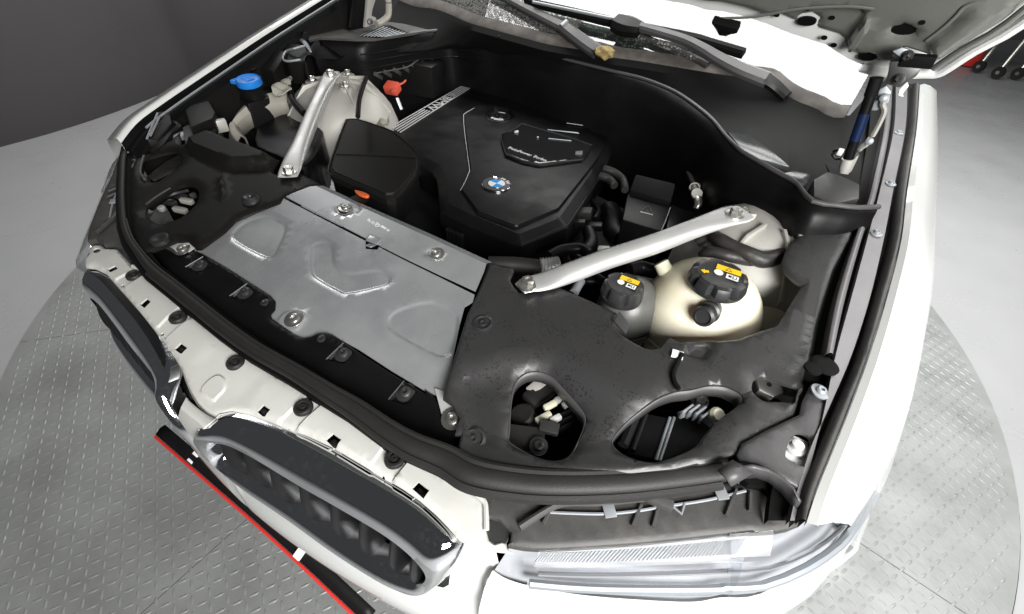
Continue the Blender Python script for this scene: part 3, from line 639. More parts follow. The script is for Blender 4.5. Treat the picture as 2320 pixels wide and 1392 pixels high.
# stamped lettering on the strip
for i, (x, y) in enumerate(((1085, 285), (1130, 300), (1160, 318))):
    p = PF(*q('A5', (x, y))[0], zst); text('stamped_marking', ('Po 03 4,P', '3AA 0009', 'BMW 80')[i], p + Vector((0, 0, .0008)), (1, -.15, 0), (.15, 1, .24), (.009, .007, .006)[i], 'print_white', plate, .0002)
# corner tabs with screws
for f_, lab in ((q('Z2', (1590, 0), (1655, 20), (1640, 70), (1700, 95), (1760, 120), (1775, 160), (1770, 230), (1745, 262), (1690, 235), (1640, 190), (1622, 120)), 'r'),):
    tab = sheet('corner_tab', F(f_, lambda x, y: zplate(x, y) + .004), lambda x, y: zplate(x, y) + .004, 'aluminium', plate, thick=.002, grid=.01)
    screw(tab, PF(*q('Z2', (1702, 190))[0], lambda x, y: zplate(x, y) + .005), nP, .0095, 'steel')
tl = q('A1', (660, 945), (700, 915), (780, 892), (840, 895), (880, 930), (900, 955), (860, 985), (780, 1000), (720, 955))
tabl = sheet('corner_tab', F(tl, lambda x, y: zplate(x, y) + .010), lambda x, y: zplate(x, y) + .010 + .004 * math.sin((x + .35) * 60), 'aluminium', plate, thick=.002, grid=.008)
screw(tabl, PF(*q('A1', (815, 975))[0], lambda x, y: zplate(x, y) + .010), nP, .0085, 'steel')
# ---- black front cover between seal and plate
zfc = lambda x, y: zplate(x, y) + .006
fc = q('A1', (500, 1000), (530, 998), (640, 952), (700, 965), (770, 1005), (830, 1000), (870, 980), (920, 985), (960, 1005)) + q('Z1', (1060, 250), (1200, 340), (1340, 430), (1372, 465), (1368, 515), (1338, 550), (1350, 580), (1420, 630), (1500, 685), (1560, 707), (1610, 695)) + \
    q('A5', (710, 965), (750, 945), (800, 942), (840, 955), (1000, 1062), (1200, 1192), (1400, 1312)) + q('Z2', (1530, 0), (1590, 45), (1615, 100), (1625, 160), (1650, 210), (1700, 245), (1742, 268), (1720, 340), (1695, 425), (1560, 390), (1400, 320), (1250, 225), (1100, 120), (980, 45)) + \
    q('Z1', (1640, 985), (1500, 910), (1250, 770), (1050, 630), (860, 480), (700, 350), (560, 235), (500, 170))
scr = [('Z1', 880, 235, 1), ('Z1', 1180, 415, 1), ('A5', 907, 1075, 1), ('A5', 1283, 1312, 1)]
pk = [q('Z1', (785, 250), (900, 182), (960, 235), (850, 297)), q('Z1', (1075, 440), (1190, 358), (1245, 410), (1150, 490)), q('A5', (800, 1112), (905, 1012), (975, 1060), (910, 1140)), q('A5', (1178, 1355), (1272, 1243), (1360, 1300), (1280, 1390))]
fcov = sheet('front_cover', F(fc, zfc), zfc, 'satin_black', car, [], [(F(p, zfc), -.004, .003) for p in pk], thick=.006, grid=.012, edge=(.003, .004))
for t, x, y, s in scr: screw(fcov, PF(*q(t, (x, y))[0], lambda a, b: zfc(a, b) - .004), nP, .0085, 'dark_steel')
for t, x, y in (('Z1', 1305, 483), ('A5', 772, 985)): lathe('rivet', [(.007, -.001), (.007, .002), (.004, .003), (.003, .001)], PF(*q(t, (x, y))[0], zfc), nP, 'cap_black', fcov, 14)
# pale beads on the screw pockets, edge highlights put into their colour
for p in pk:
    a, b = F(p, zfc)[:2]; tube('pocket_highlight', [a + Vector((0, 0, .001)), b + Vector((0, 0, .001))], .0011, 'grey_plastic_clean', fcov, 6, sm=False)
# ---- right-hand bay cover (grey, wet)
zrc = lambda x, y: .892 + .13 * (y - .1) + .05 * max(0, x - .3) + .25 * max(0, y - .74)
rc = q('A5', (1788, 512)) + q('Z5', (262, 92), (330, 115), (400, 130), (402, 150), (378, 200), (400, 240), (440, 282), (520, 280), (600, 262), (680, 245), (720, 258), (900, 335), (1060, 410), (1032, 470), (1040, 510), (1090, 550), (1160, 592), (1230, 628), (1280, 638), (1330, 630), (1352, 600), (1390, 562), (1452, 590)) + \
    q('Z6', (490, 1010), (545, 1003), (720, 1002), (900, 985), (945, 965), (1060, 925), (1160, 893), (1200, 830), (1270, 715), (1335, 615), (1290, 590), (1240, 545), (1205, 500), (1192, 455), (1215, 390), (1240, 330), (1285, 300), (1330, 240), (1400, 150), (1540, 175), (1685, 205), (1665, 320), (1600, 440), (1555, 520), (1500, 700), (1440, 900), (1395, 1150), (1348, 1200), (1335, 1290)) + \
    q('A8', (880, 530), (868, 600), (840, 640), (828, 700), (800, 788), (600, 890), (400, 1000), (382, 1040), (375, 1075), (260, 1110), (150, 1145), (95, 1155)) + q('Z3', (1640, 415), (1500, 450), (1200, 480), (900, 482), (500, 462), (300, 440), (200, 420), (90, 385), (108, 300), (128, 225)) + q('Z5', (30, 1170), (60, 1060), (20, 985)) + \
    q('A5', (1508, 1335), (1530, 1240), (1600, 1010), (1660, 820), (1690, 765), (1722, 690), (1770, 565))
h1 = pspline(q('Z5', (372, 1110), (366, 1165), (392, 1200), (470, 1258), (560, 1308), (640, 1330), (720, 1320), (780, 1272), (830, 1170), (870, 1070), (868, 1005), (815, 928), (700, 812), (640, 762), (560, 738), (480, 748), (412, 800), (388, 890), (378, 1000)), 3)
h2 = pspline(q('Z3', (1112, 250), (1122, 200), (1200, 110), (1300, 42)) + [(1498, 894), (1534, 881), (1568, 877), (1606, 868), (1640, 869), (1662, 876), (1683, 890), (1686, 908), (1670, 923), (1636, 948)] + q('Z3', (1760, 175), (1700, 245), (1650, 310), (1560, 352), (1450, 395), (1380, 410), (1280, 392), (1200, 352), (1140, 300)), 3)
h3 = pspline(q('A8', (485, 600), (492, 535), (525, 507), (580, 497), (640, 517), (740, 552), (830, 585), (822, 640), (805, 690), (700, 688), (600, 684), (540, 660)), 3)
low = q('A5', (1500, 1300), (1570, 1120)) + q('Z5', (210, 700), (330, 640), (560, 625), (690, 640), (900, 760), (1150, 880), (1330, 950), (1420, 990)) + q('Z3', (1640, 380), (1200, 470), (500, 455), (100, 370))
rise = q('Z6', (520, 1010), (740, 1005), (720, 1080), (680, 1140), (630, 1150), (530, 1110), (500, 1080))
bead = q('Z6', (760, 1030), (1020, 1020), (1040, 1090), (900, 1110), (800, 1200), (780, 1280), (650, 1290), (640, 1200))
rcov = sheet('bay_cover', F(rc, zrc), zrc, 'cover_lit_grey', car, [F(h1, zrc), F(h2, zrc), F(h3, zrc)], [(F(low, zrc), -.016, .045), (F(rise, zrc), -.006, .008)], thick=.005, grid=.014, edge=(.004, .006))
rcov['label'] = 'grey plastic bay cover spotted with water, around the coolant tank'
for t, x, y in (('Z5', 205, 482), ('Z5', 145, 1188)):
    p = PF(*q(t, (x, y))[0], zrc); lathe('push_clip', [(.0165, -.004), (.0165, .001), (.0125, .003), (.0115, .0005), (.006, .0005), (.005, .003), (.003, .003), (.002, .001)], p + Vector((0, 0, .0 if t == 'Z5' and y < 900 else -.010)), (0, -.13, 1), 'cap_black', rcov, 28)
# thick moulded rim of the openings
for h in (h1, h2): 
    c = [p - Vector((0, 0, .006)) for p in F(h, zrc)]
    lowp = [(p[0], p[1]) for p in F(low, zrc)]
    for p in c:
        if pip(np.array([p.x]), np.array([p.y]), lowp)[0]: p.z -= .015 * min(1, pdist(np.array([p.x]), np.array([p.y]), lowp)[0] / .045)
    loft('opening_rim', [c, [p - Vector((0, 0, .022)) for p in c]], 'grey_plastic_clean', rcov, thick=.002, closed=True)
# cover tabs: small upright flaps and a cable
tube('drain_cable', F(q('Z6', (500, 1095), (470, 1150), (440, 1230), (450, 1290), (478, 1338)), lambda x, y: zrc(x, y) + .003), .0035, 'deep_black', rcov, 8)
box('white_tab', PF(*q('Z6', (468, 1100))[0], lambda x, y: zrc(x, y) + .002), (1, .2, 0), (0, 1, 0), .016, .014, .004, 'print_white', rcov, .001)
prism('cover_tab', [PF(x, y, lambda a, b: zrc(a, b) + .004) for x, y in q('Z5', (1062, 412), (1128, 500), (1105, 558), (1032, 480))], (0, 0, .004), 'grey_plastic_clean', rcov, .001)
# ---- front corner bracket with the white stud
zbr = lambda x, y: zrc(x, y) + .004
br = q('A8', (408, 1005), (600, 900), (842, 785), (860, 690), (905, 600), (925, 560), (1000, 552), (1080, 600), (1090, 680), (1030, 820), (960, 1000), (890, 1180), (830, 1330), (700, 1260), (560, 1190), (470, 1165), (395, 1150), (370, 1090))
bh = pspline(q('A8', (735, 1100), (760, 1000), (800, 935), (850, 922), (905, 945), (930, 1000), (915, 1080), (885, 1178), (800, 1140)), 2)
brk = sheet('corner_bracket', F(br, zbr), zbr, 'grey_plastic_clean', car, [F(bh, zbr)], thick=.004, grid=.015, edge=(.003, .005))
prism('stud_plate', [p - Vector((0, 0, .016)) for p in F(q('A8', (730, 1120), (760, 960), (830, 915), (930, 960), (930, 1180), (880, 1190)), zbr)], (0, 0, .004), 'white_paint', brk)
lathe('stud', [(.012, 0), (.012, .004), (.008, .005), (.007, .010), (.004, .011)], PF(*q('A8', (832, 1010))[0], zbr) - Vector((0, 0, .012)), (0, 0, 1), 'aluminium', brk, 20)
# strap / flap at the seal's end
fl_ = [F(q('Z4', (298, 622), (375, 568)), lambda x, y: zrc(x, y) + .012), F(q('Z4', (345, 668), (430, 600)), lambda x, y: zrc(x, y) + .014), F(q('Z4', (372, 712), (490, 640)), lambda x, y: zrc(x, y) + .008)]
loft('seal_flap', [[r[0], (r[0] + r[1]) / 2, r[1]] for r in fl_], 'grey_plastic_clean', car, thick=.003)
a = F(q('Z4', (395, 600), (480, 592), (560, 610), (640, 655), (700, 710), (735, 775)), lambda x, y: zrc(x, y) + .012); b = F(q('Z4', (430, 660), (500, 655), (570, 680), (640, 740), (690, 800), (722, 830)), lambda x, y: zrc(x, y) - .006)
loft('corner_gaiter', [a, [(u + w) / 2 + Vector((0, 0, .006)) for u, w in zip(a, b)], b], 'grey_plastic_clean', car, thick=.003)
prism('corner_filler', F(q('Z4', (430, 668), (500, 640), (590, 668), (670, 735), (722, 822), (690, 835), (600, 770), (540, 715), (460, 700)), lambda x, y: ztr0(x, y) + .010), (0, 0, -.012), 'deep_black', car)
# ---- things seen down the openings
dp = lambda px, py, d: PF(px, py, lambda x, y: zrc(x, y) - d)
w = empty('lamp_mount', (0, 0, 0), car)
box('mount_plate', dp(*q('Z5', (480, 1210))[0], .055), (1, .5, 0), (-.5, 1, .3), .05, .035, .004, 'rubber', w, .001)
screw(w, dp(*q('Z5', (558, 1255))[0], .048), (0, -.2, 1), .0075, 'dark_steel', 'mount_screw')
for i, (x, y, l, m_) in enumerate(((630, 1000, .022, 'cream'), (588, 1075, .026, 'cream'), (665, 1085, .018, 'print_white'), (690, 960, .016, 'aluminium'), (745, 985, .02, 'aluminium'))):
    c = dp(*q('Z5', (x, y))[0], .06); box('connector', c, (.5, 1, .1), (-1, .5, 0), l, .009, .009, m_, w, .003)
box('grey_module', dp(*q('Z5', (625, 1140))[0], .052), (1, .35, 0), (-.3, 1, .2), .028, .018, .010, 'dark_steel', w, .003)
box('upper_lever', dp(*q('Z5', (585, 850))[0], .075), (.25, 1, .1), (-1, .2, 0), .06, .018, .01, 'cast', w, .004)
box('catch_block', dp(*q('Z5', (560, 930))[0], .08), (.3, 1, 0), (-1, .2, 0), .05, .028, .02, 'rubber', w, .006)
lathe('round_rubber', [(.0, .004), (.016, .004), (.02, 0), (.02, -.03)], dp(*q('Z5', (450, 1060))[0], .07), (-.3, -.3, 1), 'rubber', w, 18)
for i in range(5):
    c = dp(*q('Z5', (640 + i * 26, 1180 - i * 55))[0], .07); tube('wire', [c, c + Vector((.02, .03, .01)), c + Vector((.02, .07, -.01))], .004, 'satin_black', w, 8)
hb = empty('headlamp_back', (0, 0, 0), car)
prism('lamp_housing', [dp(x, y, .045) for x, y in q('Z3', (1270, 90), (1470, 130), (1560, 90), (1780, 160), (1640, 330), (1420, 410), (1180, 360))], (0, 0, -.08), 'black_plastic', hb, .006)
for (a, b, rr_) in (((1465, 130), (1375, 400), .0022), ((1492, 130), (1400, 405), .0022), ((1250, 110), (1165, 310), .008), ((1310, 110), (1225, 340), .004)):
    tube('housing_rib', [dp(*q('Z3', a)[0], .043), dp(*q('Z3', b)[0], .043)], rr_, 'zinc_dull' if rr_ < .003 else 'black_plastic', hb, 8, sm=False)
arc = [dp(*q('Z3', s)[0], .036) for s in ((1525, 118), (1570, 105), (1630, 115), (1690, 145), (1735, 175))]
tube('heat_sink_base', arc, .005, 'zinc_dull', hb, 8)
for x, y in ((1570, 92), (1612, 92), (1652, 105), (1690, 125)):
    c = dp(*q('Z3', (x, y))[0], .030); box('cooling_fin', c, (.4, 1, 0), (-1, .3, 0), .022, .003, .016, 'zinc_dull', hb, .0008)
lathe('bulb_cap', [(.010, 0), (.011, .01), (.008, .014), (.003, .014)], dp(*q('Z3', (1745, 125))[0], .032), (.3, -.3, 1), 'cream', hb, 16)
hexbolt(hb, dp(*q('Z3', (1655, 25))[0], .05), (0, -.3, 1), .008)
tube('rim_highlight', [dp(x, y, .02) for x, y in q('Z4', (0, 215), (80, 212), (160, 200), (250, 180))], .003, 'zinc_dull', hb, 8)  # pale tube standing in for the highlight on the opening's rim
adj = empty('headlamp_adjuster', (0, 0, 0), car)
c = dp(*q('A8', (600, 575))[0], .022); lathe('adjuster_nut', [(.012, -.02), (.019, -.018), (.0195, 0), (.018, .002)], c, (.1, -.2, 1), 'steel', adj, 6, 20)
lathe('adjuster_hole', [(.0035, .0), (.0035, .0026)], c, (.1, -.2, 1), 'deep_black', adj, 12)
lathe('adjuster_flange', [(.026, -.026), (.027, -.02), (.02, -.018)], c, (.1, -.2, 1), 'cap_black', adj, 24)
box('adjuster_arm', dp(*q('A8', (690, 620))[0], .045), (1, .4, 0), (-.4, 1, 0), .06, .03, .02, 'cast', adj, .006)
# ---- left-hand bay cover, same plastic with shade put into its colour
zlc = lambda x, y: .892 + .13 * (y - .1) + .05 * max(0, -x - .3)
lc = q('A1', (505, 998), (640, 950), (760, 900), (840, 895), (900, 950), (935, 950), (1100, 832), (1180, 752), (1300, 702), (1500, 640), (1525, 610), (1660, 560), (1800, 515), (1720, 470), (1640, 428), (1600, 462), (1515, 455), (1440, 420), (1455, 380), (1488, 335), (1330, 268), (1240, 235), (1160, 255), (1090, 215), (1020, 165), (1050, 95), (1060, 30), (960, 75), (870, 120), (830, 215), (800, 235), (790, 140), (740, 190), (560, 300), (480, 330), (440, 420), (435, 700), (455, 860), (490, 960))
lh1 = pspline(q('A1', (545, 705), (560, 662), (640, 605), (720, 555), (800, 512), (880, 512), (922, 555), (905, 635), (820, 718), (740, 760), (680, 780), (630, 778), (570, 742)), 3)
lh2 = pspline(q('A1', (520, 430), (530, 360), (560, 325), (660, 290), (760, 275), (800, 320), (790, 375), (700, 440), (620, 488), (555, 478)), 3)
lst = q('A1', (810, 250), (1020, 165), (1330, 275), (1480, 340), (1430, 420), (1120, 430), (860, 320))
lbd = q('A1', (1050, 480), (1110, 440), (1150, 600), (1080, 660))
lcov = sheet('bay_cover', F(lc, zlc), zlc, 'cover_shade_black', car, [F(lh1, zlc), F(lh2, zlc)], [(F(lst, zlc), .022, .02), (F(lbd, zlc), .008, .012)], thick=.005, grid=.015, edge=(.006, .01))
lcov['label'] = 'plastic bay cover on the far side, its shade put into the black colour'
p = PF(*q('A1', (1300, 630))[0], zlc); lathe('push_clip', [(.019, -.004), (.018, .004), (.012, .010), (.006, .008), (.004, .005)], p, (0, -.1, 1), 'cap_black', lcov, 24)
p = PF(*q('A1', (655, 905))[0], zlc); lathe('push_clip', [(.017, -.004), (.016, .003), (.011, .004), (.006, .002)], p, (0, -.1, 1), 'cap_black', lcov, 24)
dl = lambda px, py, d: PF(px, py, lambda x, y: zlc(x, y) - d)
lm = empty('lamp_mount', (0, 0, 0), car)
for i, (x, y, l, m_) in enumerate(((845, 637, .03, 'cast'), (800, 700, .032, 'cast'), (575, 700, .014, 'aluminium'), (668, 690, .012, 'aluminium'), (890, 600, .008, 'steel'), (780, 600, .05, 'rubber'), (700, 640, .05, 'cap_black'))):
    box('connector', dl(*q('A1', (x, y))[0], .045), (1, .3, 0), (-.3, 1, 0), l, .012, .012, m_, lm, .004)
tube('wire', [dl(*q('A1', s)[0], .03) for s in ((590, 690), (650, 640), (740, 590), (860, 560))], .006, 'satin_black', lm, 8)
mesh('foam_pad', [dl(x, y, .03) for x, y in q('A1', (560, 470), (620, 500), (820, 400), (800, 310), (700, 360))], [(0, 1, 2, 3, 4)], 'tape_black', lm)
# edge beads of the left cover
tube('cover_bead', F(q('A1', (545, 320), (525, 380), (520, 440), (550, 485)), lambda x, y: zlc(x, y) + .003), .0028, 'trim_plastic', lcov, 8)
tube('cover_bead', F(q('A1', (560, 660), (640, 600), (730, 545)), lambda x, y: zlc(x, y) + .002), .002, 'trim_plastic', lcov, 8)
# ---- headlights with their black top trim, both sides
TZ = [.866, .868, .871, .875, .880, .884, .888, .892, .888, .880, .865, .855, .848]
T2 = q('Z3', (430, 955), (600, 978), (900, 968), (1300, 940), (1700, 898), (1980, 865)) + q('Z4', (360, 962), (690, 928), (890, 800), (980, 700), (1050, 620), (1105, 560), (1150, 530))
T3 = [P(a[0], a[1], z) for a, z in zip(T2, TZ)]
B2 = q('Z3', (315, 1140), (420, 1200), (620, 1255), (900, 1300), (1250, 1330), (1600, 1345)) + q('Z4', (300, 1330), (520, 1310), (850, 1130), (960, 1010), (1055, 860), (1128, 720), (1168, 600))
BZ = [.800, .782, .772, .765, .762, .760, .760, .762, .770, .778, .79, .805, .83]
B3 = [P(a[0], a[1], z) for a, z in zip(B2, BZ)]
T3, B3 = spline(T3, 4), spline(B3, 4)
for L0 in (T3, B3):      # the outer end stands a little proud of the wing
    for i_ in range(26, len(L0)): L0[i_] = L0[i_] + (CAM_LOC - L0[i_]).normalized() * .032 * min(1, (i_ - 26) / 12)
ztr = lambda x, y: .872 + .10 * (y - .03) + .012 * max(0, x - .5)
tr = q('Z3', (440, 925), (455, 862), (420, 830), (380, 780), (300, 760), (300, 680), (260, 600), (200, 545), (300, 560), (480, 590), (700, 612), (1000, 615), (1400, 585), (1750, 545)) + q('Z4', (460, 690), (540, 700), (640, 760), (700, 830), (745, 895))
trp = F(tr, ztr) + [Vector((p.x, p.y, 0)) for p in reversed(T3[:30])]
def headlight(f, lab):
    h = empty('headlight', (0, 0, 0), car); h['label'] = lab
    T, B = [f(p) for p in T3], [f(p) for p in B3]; n = len(T)
    ctr = Vector((f(Vector((.5, .5, .8))).x, .6, .80))
    rows = []
    for t in (0, .15, .35, .55, .75, .9, 1):
        r = []
        for i_, (a, b) in enumerate(zip(T, B)):
            k_ = min(1, (n - 1 - i_) / 14); p = a * (1 - t) + b * t; o_ = (p - ctr); o_.z = 0; o_.normalize(); r.append(p + o_ * (.030 * k_ * math.sin(math.pi * t)) + Vector((0, 0, .008 * k_ * math.sin(math.pi * t))))
        rows.append(r)
    loft('lens', rows, 'lens_clear', h, ang=60)
    rin = []
    for t in (0, .12, .3, .5, .7, .88, 1):
        r = []
        for a, b in zip(T, B):
            p = a * (1 - t) + b * t; o_ = (p - ctr); o_.z = 0; o_.normalize(); r.append(p - o_ * (.004 + .028 * math.sin(math.pi * t)) - Vector((0, 0, .004)))
        rin.append(r)
    rin.append([b - Vector((0, 0, .012)) for b in B]); rin.append([b - Vector((0, 0, .05)) - ((b - ctr) * Vector((1, 1, 0)).length * 0 + (Vector((b.x, b.y, 0)) - Vector((ctr.x, ctr.y, 0))).normalized() * .02) for b in B])
    loft('reflector_bowl', rin, 'lamp_inner', h, ang=60)
    outv = lambda b: (Vector((b.x, b.y, 0)) - Vector((ctr.x, ctr.y, 0))).normalized()
    cols = [b for b in B]
    loft('bumper_corner', [[b - outv(b) * .004 + Vector((0, 0, .006)) for b in cols], [b + outv(b) * .003 - Vector((0, 0, .002)) for b in cols], [b + outv(b) * .012 - Vector((0, 0, .02)) for b in cols], [b + outv(b) * .022 - Vector((0, 0, .08)) for b in cols], [b + outv(b) * .024 - Vector((0, 0, .18)) for b in cols], [b + outv(b) * .0 - Vector((0, 0, .5)) for b in cols]], 'white_paint', car, ang=60)
    for t, rr_, m_ in ((.36, .003, 'reflector'), (.58, .0055, 'zinc_dull'), (.80, .003, 'reflector')):
        pts = []
        for a, b in list(zip(T, B))[6:44:3]:
            p = a * (1 - t) + b * t; o_ = (p - ctr); o_.z = 0; o_.normalize(); pts.append(p + o_ * (.030 * math.sin(math.pi * t) - .016))
        tube('light_guide', pts, rr_, m_, h, 8, 2)
    tube('side_marker', [(a * .5 + b * .5) - (Vector((a.x, a.y, 0)) - Vector((ctr.x, ctr.y, 0))).normalized() * .006 for a, b in list(zip(T, B))[34:48:2]], .007, 'zinc_dull', h, 8, 2)
    # ribbed upper step
    rv, rf = [], []
    for k in range(64):
        u = 5 + k * (22 - 5) / 64; i = int(u); tt_ = u - i
        a = T[i] * (1 - tt_) + T[i + 1] * tt_; b = B[i] * (1 - tt_) + B[i + 1] * tt_; d = (T[i + 1] - T[i]).normalized() * .0013
        o_ = (a - ctr); o_.z = 0; o_.normalize(); p0 = a * .92 + b * .08 - o_ * .001 - Vector((0, 0, .002)); p1 = a * .76 + b * .24 + o_ * .002 - Vector((0, 0, .001))
        b0 = len(rv); nn = Vector((0, 0, .0022)) + o_ * .002
        rv += [p0 - d, p0 + d, p1 + d, p1 - d, p0 + nn, p1 + nn]; rf += [(b0, b0 + 3, b0 + 5, b0 + 4), (b0 + 1, b0 + 4, b0 + 5, b0 + 2), (b0, b0 + 4, b0 + 1), (b0 + 3, b0 + 2, b0 + 5)]
    rb_ = mesh('ribbed_step', rv, rf, 'lamp_inner', h); rb_['kind'] = 'stuff'
    return h
headlight(lambda p: p.copy(), 'clear headlight nearer the camera, bright with glare'); headlight(mir, 'headlight on the far side seen edge-on')
def trim(f):
    t = sheet('headlight_trim', [f(p) for p in trp], lambda x, y: ztr(abs(x), y), 'trim_plastic', car, thick=.012, grid=.015, edge=(.003, .006))
    g = lambda pts, up: [f(p) for p in F(q('Z3', *pts), lambda x, y: ztr(x, y) + up)]
    tube('trim_bead', g(((500, 835), (600, 770), (720, 700), (820, 676), (1000, 676), (1230, 655), (1400, 632), (1700, 590)), .004), .0045, 'trim_plastic', t, 8, 4)
    tube('trim_wire', g(((690, 738), (850, 745), (1050, 748), (1250, 730), (1400, 705), (1700, 660), (1950, 600)), .003), .0018, 'zinc_dull', t, 6, 4)
    for a, b in (((690, 738), (650, 810)), ((1280, 690), (1225, 825)), ((1405, 650), (1355, 830)), ((1890, 590), (1825, 760)), ((1980, 610), (1975, 730))):
        pts = g((a, b), .003); tube('trim_rib', pts, .0024, 'trim_plastic', t, 6, sm=False)
    pts = g(((1470, 690), (1540, 750), (1560, 680)), .004); tube('trim_notch', pts, .0016, 'zinc_dull', t, 6, sm=False)
    for a in ((1075, 722), (1790, 610)):
        c = g((a,), .004)[0]; e = g(((a[0] + 60, a[1] - 8),), .004)[0]; k = box('metal_clip', c, e - c, Vector((0, 0, 1)).cross(e - c), .014, .018, .003, 'zinc_dull', t, .001)
    c = g(((1335, 640),), .006)[0]; box('trim_block', c, f(Vector((1, .12, 0))), Vector((0, 1, 0)), .055, .014, .012, 'trim_plastic', t, .004)
    return t
trim(lambda p: p.copy())['label'] = 'dusty black trim above the nearer headlight'; trim(mir)['label'] = 'dusty black trim above the farther headlight'
lathe('bumper_mount_bush', [(.012, -.012), (.016, -.01), (.016, -.002), (.007, -.002)], sum(ear_r, Vector()) / len(ear_r), (0, 0, 1), 'dark_steel', car, 16)
lathe('bumper_mount_bush', [(.012, -.012), (.016, -.01), (.016, -.002), (.007, -.002)], sum(ear_l, Vector()) / len(ear_l), (0, 0, 1), 'dark_steel', car, 16)
# ---- engine cover
zE = lambda x, y: .865
eo = q('A3', (52, 492), (200, 405), (400, 290), (575, 188), (660, 178), (960, 270), (1200, 335), (1400, 385), (1530, 450), (1545, 580), (1505, 690), (1455, 760), (1447, 800), (1340, 955), (1236, 1110), (1080, 1175), (935, 1232), (880, 1222), (740, 1165), (560, 1090), (395, 1008), (388, 900), (375, 800), (345, 752), (260, 700), (140, 600))
up = q('A3', (622, 362), (552, 408), (556, 500), (575, 650), (592, 772), (560, 850), (528, 908), (640, 1060), (900, 1160), (1180, 1040), (1410, 745), (1480, 640), (1350, 470), (960, 320))
sf = q('A3', (690, 400), (760, 365), (850, 385), (890, 430), (850, 470), (760, 475), (700, 450))
eng = sheet('engine_cover', PZ(eo, .865), zE, 'satin_black', car, [], [(PZ(up, .865), .007, .004), (PZ(sf, .865), -.02, .01)], thick=.085, grid=.014, edge=(.016, .022), cham=True, ang=22)
eng['label'] = 'black engine cover with round emblem and silver strip'
cr = PZ(q('A3', (622, 362), (560, 400), (552, 420), (556, 500), (575, 650), (590, 765), (585, 790), (560, 850), (530, 905)), .8725)
tube('crease_highlight', cr, [.0006, .001, .0012, .001, .0008, .001, .001, .0008, .0004], 'silver_print', eng, 6, 3)  # silver tube standing in for the reflection along the crease
# lower skirt of the cover
so_ = PZ(q('A3', (395, 1008), (560, 1090), (740, 1165), (880, 1222), (935, 1232), (1080, 1175), (1236, 1110), (1340, 955), (1447, 800)), .865)
loft('cover_skirt', [[p + Vector((0, .008, -.012)) for p in so_], [p + Vector((0, .0, -.04)) for p in so_], [p + Vector((0, .006, -.10)) for p in so_]], 'black_plastic', eng, thick=.004)
# silver strip: five bars, inner ones broken by the letters
A_, B_, C_, D_ = [PZ(q('A3', s), .8662)[0] for s in ((72, 490), (133, 525), (580, 196), (648, 197))]
fr_ = lambda t, s: (A_ * (1 - t) + C_ * t) * (1 - s) + (B_ * (1 - t) + D_ * t) * s
for s in (0, .25, .5, .75, 1):
    for t0, t1 in (((0, 1),) if s in (0, 1) else ((0, .36), (.66, 1))):
        a, b = fr_(t0, s), fr_(t1, s); d = ((B_ - A_).normalized()) * .0021
        prism('strip_bar', [a - d, b - d, b + d, a + d], (0, 0, .0012), 'silver_print', eng)
ex = (A_ - C_).normalized(); wd_ = ((B_ - A_).length + (D_ - C_).length) / 2
text('strip_lettering', 'BMW', fr_(.51, .5) + Vector((0, 0, .0008)), ex, Vector((-ex.y, ex.x, 0)), wd_ * 1.05, 'silver_print', eng, .0006, 1.25)
# roundel
ec = PZ(q('A3', (769, 868)), .8722)[0]; R0 = (PZ(q('A3', (873, 868)), .8722)[0] - ec).length * .93
em = lathe('emblem', [(R0, 0), (R0, .003), (R0 * .97, .0042), (R0 * .93, .0042), (R0 * .92, .0034)], ec, (0, 0, 1), 'chrome', eng, 40)
lathe('emblem_ring', [(R0 * .92, .003), (R0 * .92, .0038), (R0 * .60, .0038), (R0 * .58, .003)], ec, (0, 0, 1), 'cap_black', eng, 40)
lathe('emblem_inner_ring', [(R0 * .61, .003), (R0 * .61, .0046), (R0 * .58, .0046), (R0 * .57, .003)], ec, (0, 0, 1), 'chrome', eng, 40)
for k in range(4):
    v = [ec + Vector((0, 0, .0044))] + [ec + Vector((R0 * .57 * math.cos(math.pi / 2 * k + math.pi / 2 * j / 10), R0 * .57 * math.sin(math.pi / 2 * k + math.pi / 2 * j / 10), .0044)) for j in range(11)]
    prism('emblem_quadrant', v, (0, 0, -.002), ('emblem_white', 'emblem_blue')[k % 2], eng)
for ch, a in (('B', 128), ('M', 90), ('W', 52)):
    t = math.radians(a); d = Vector((math.cos(t), math.sin(t), 0)); text('emblem_letter', ch, ec + d * R0 * .76 + Vector((0, 0, .0040)), (d.y, -d.x, 0), d, R0 * .36, 'print_white', eng, .0003, 1.2)
# glossy badge recess
bo = q('A3', (803, 575), (806, 535), (890, 492), (940, 455), (1010, 480), (1180, 530), (1290, 560), (1400, 600), (1370, 665), (1335, 702), (1050, 735), (940, 712), (830, 668))
mat('gloss_black', (.012, .012, .013), .12, coat=.5)
bd = sheet('badge_panel', PZ(bo, .874), lambda x, y: .8745, 'gloss_black', eng, thick=.004, grid=.012, edge=(.0025, .004))
loft('badge_frame', [[p + Vector((0, 0, .001)) for p in PZ(bo, .8745)], [p + Vector((0, 0, .001)) for p in PZ([(x - 2, y + 4) for x, y in bo], .8745)]], 'black_plastic', eng, thick=.003, closed=True)
ta, tb = [PZ(q('A3', s), .8755)[0] for s in ((848, 622), (1088, 706))]
text('badge_lettering', 'TwinPower Turbo', (ta + tb) / 2, tb - ta, Vector((0, 1, 0)), (tb - ta).length / 7.1, 'silver_print', eng, .0003, 1., .15)
for a, b in (((1105, 505), (1310, 530)), ((1170, 512), (1305, 525)), ((1230, 462), (1360, 480)), ((1282, 420), (1415, 437)), ((1110, 563), (1260, 578))):
    tube('cover_louvre', [PZ(q('A3', s), .876)[0] for s in (a, b)], .0012, 'zinc_dull', eng, 6, sm=False)
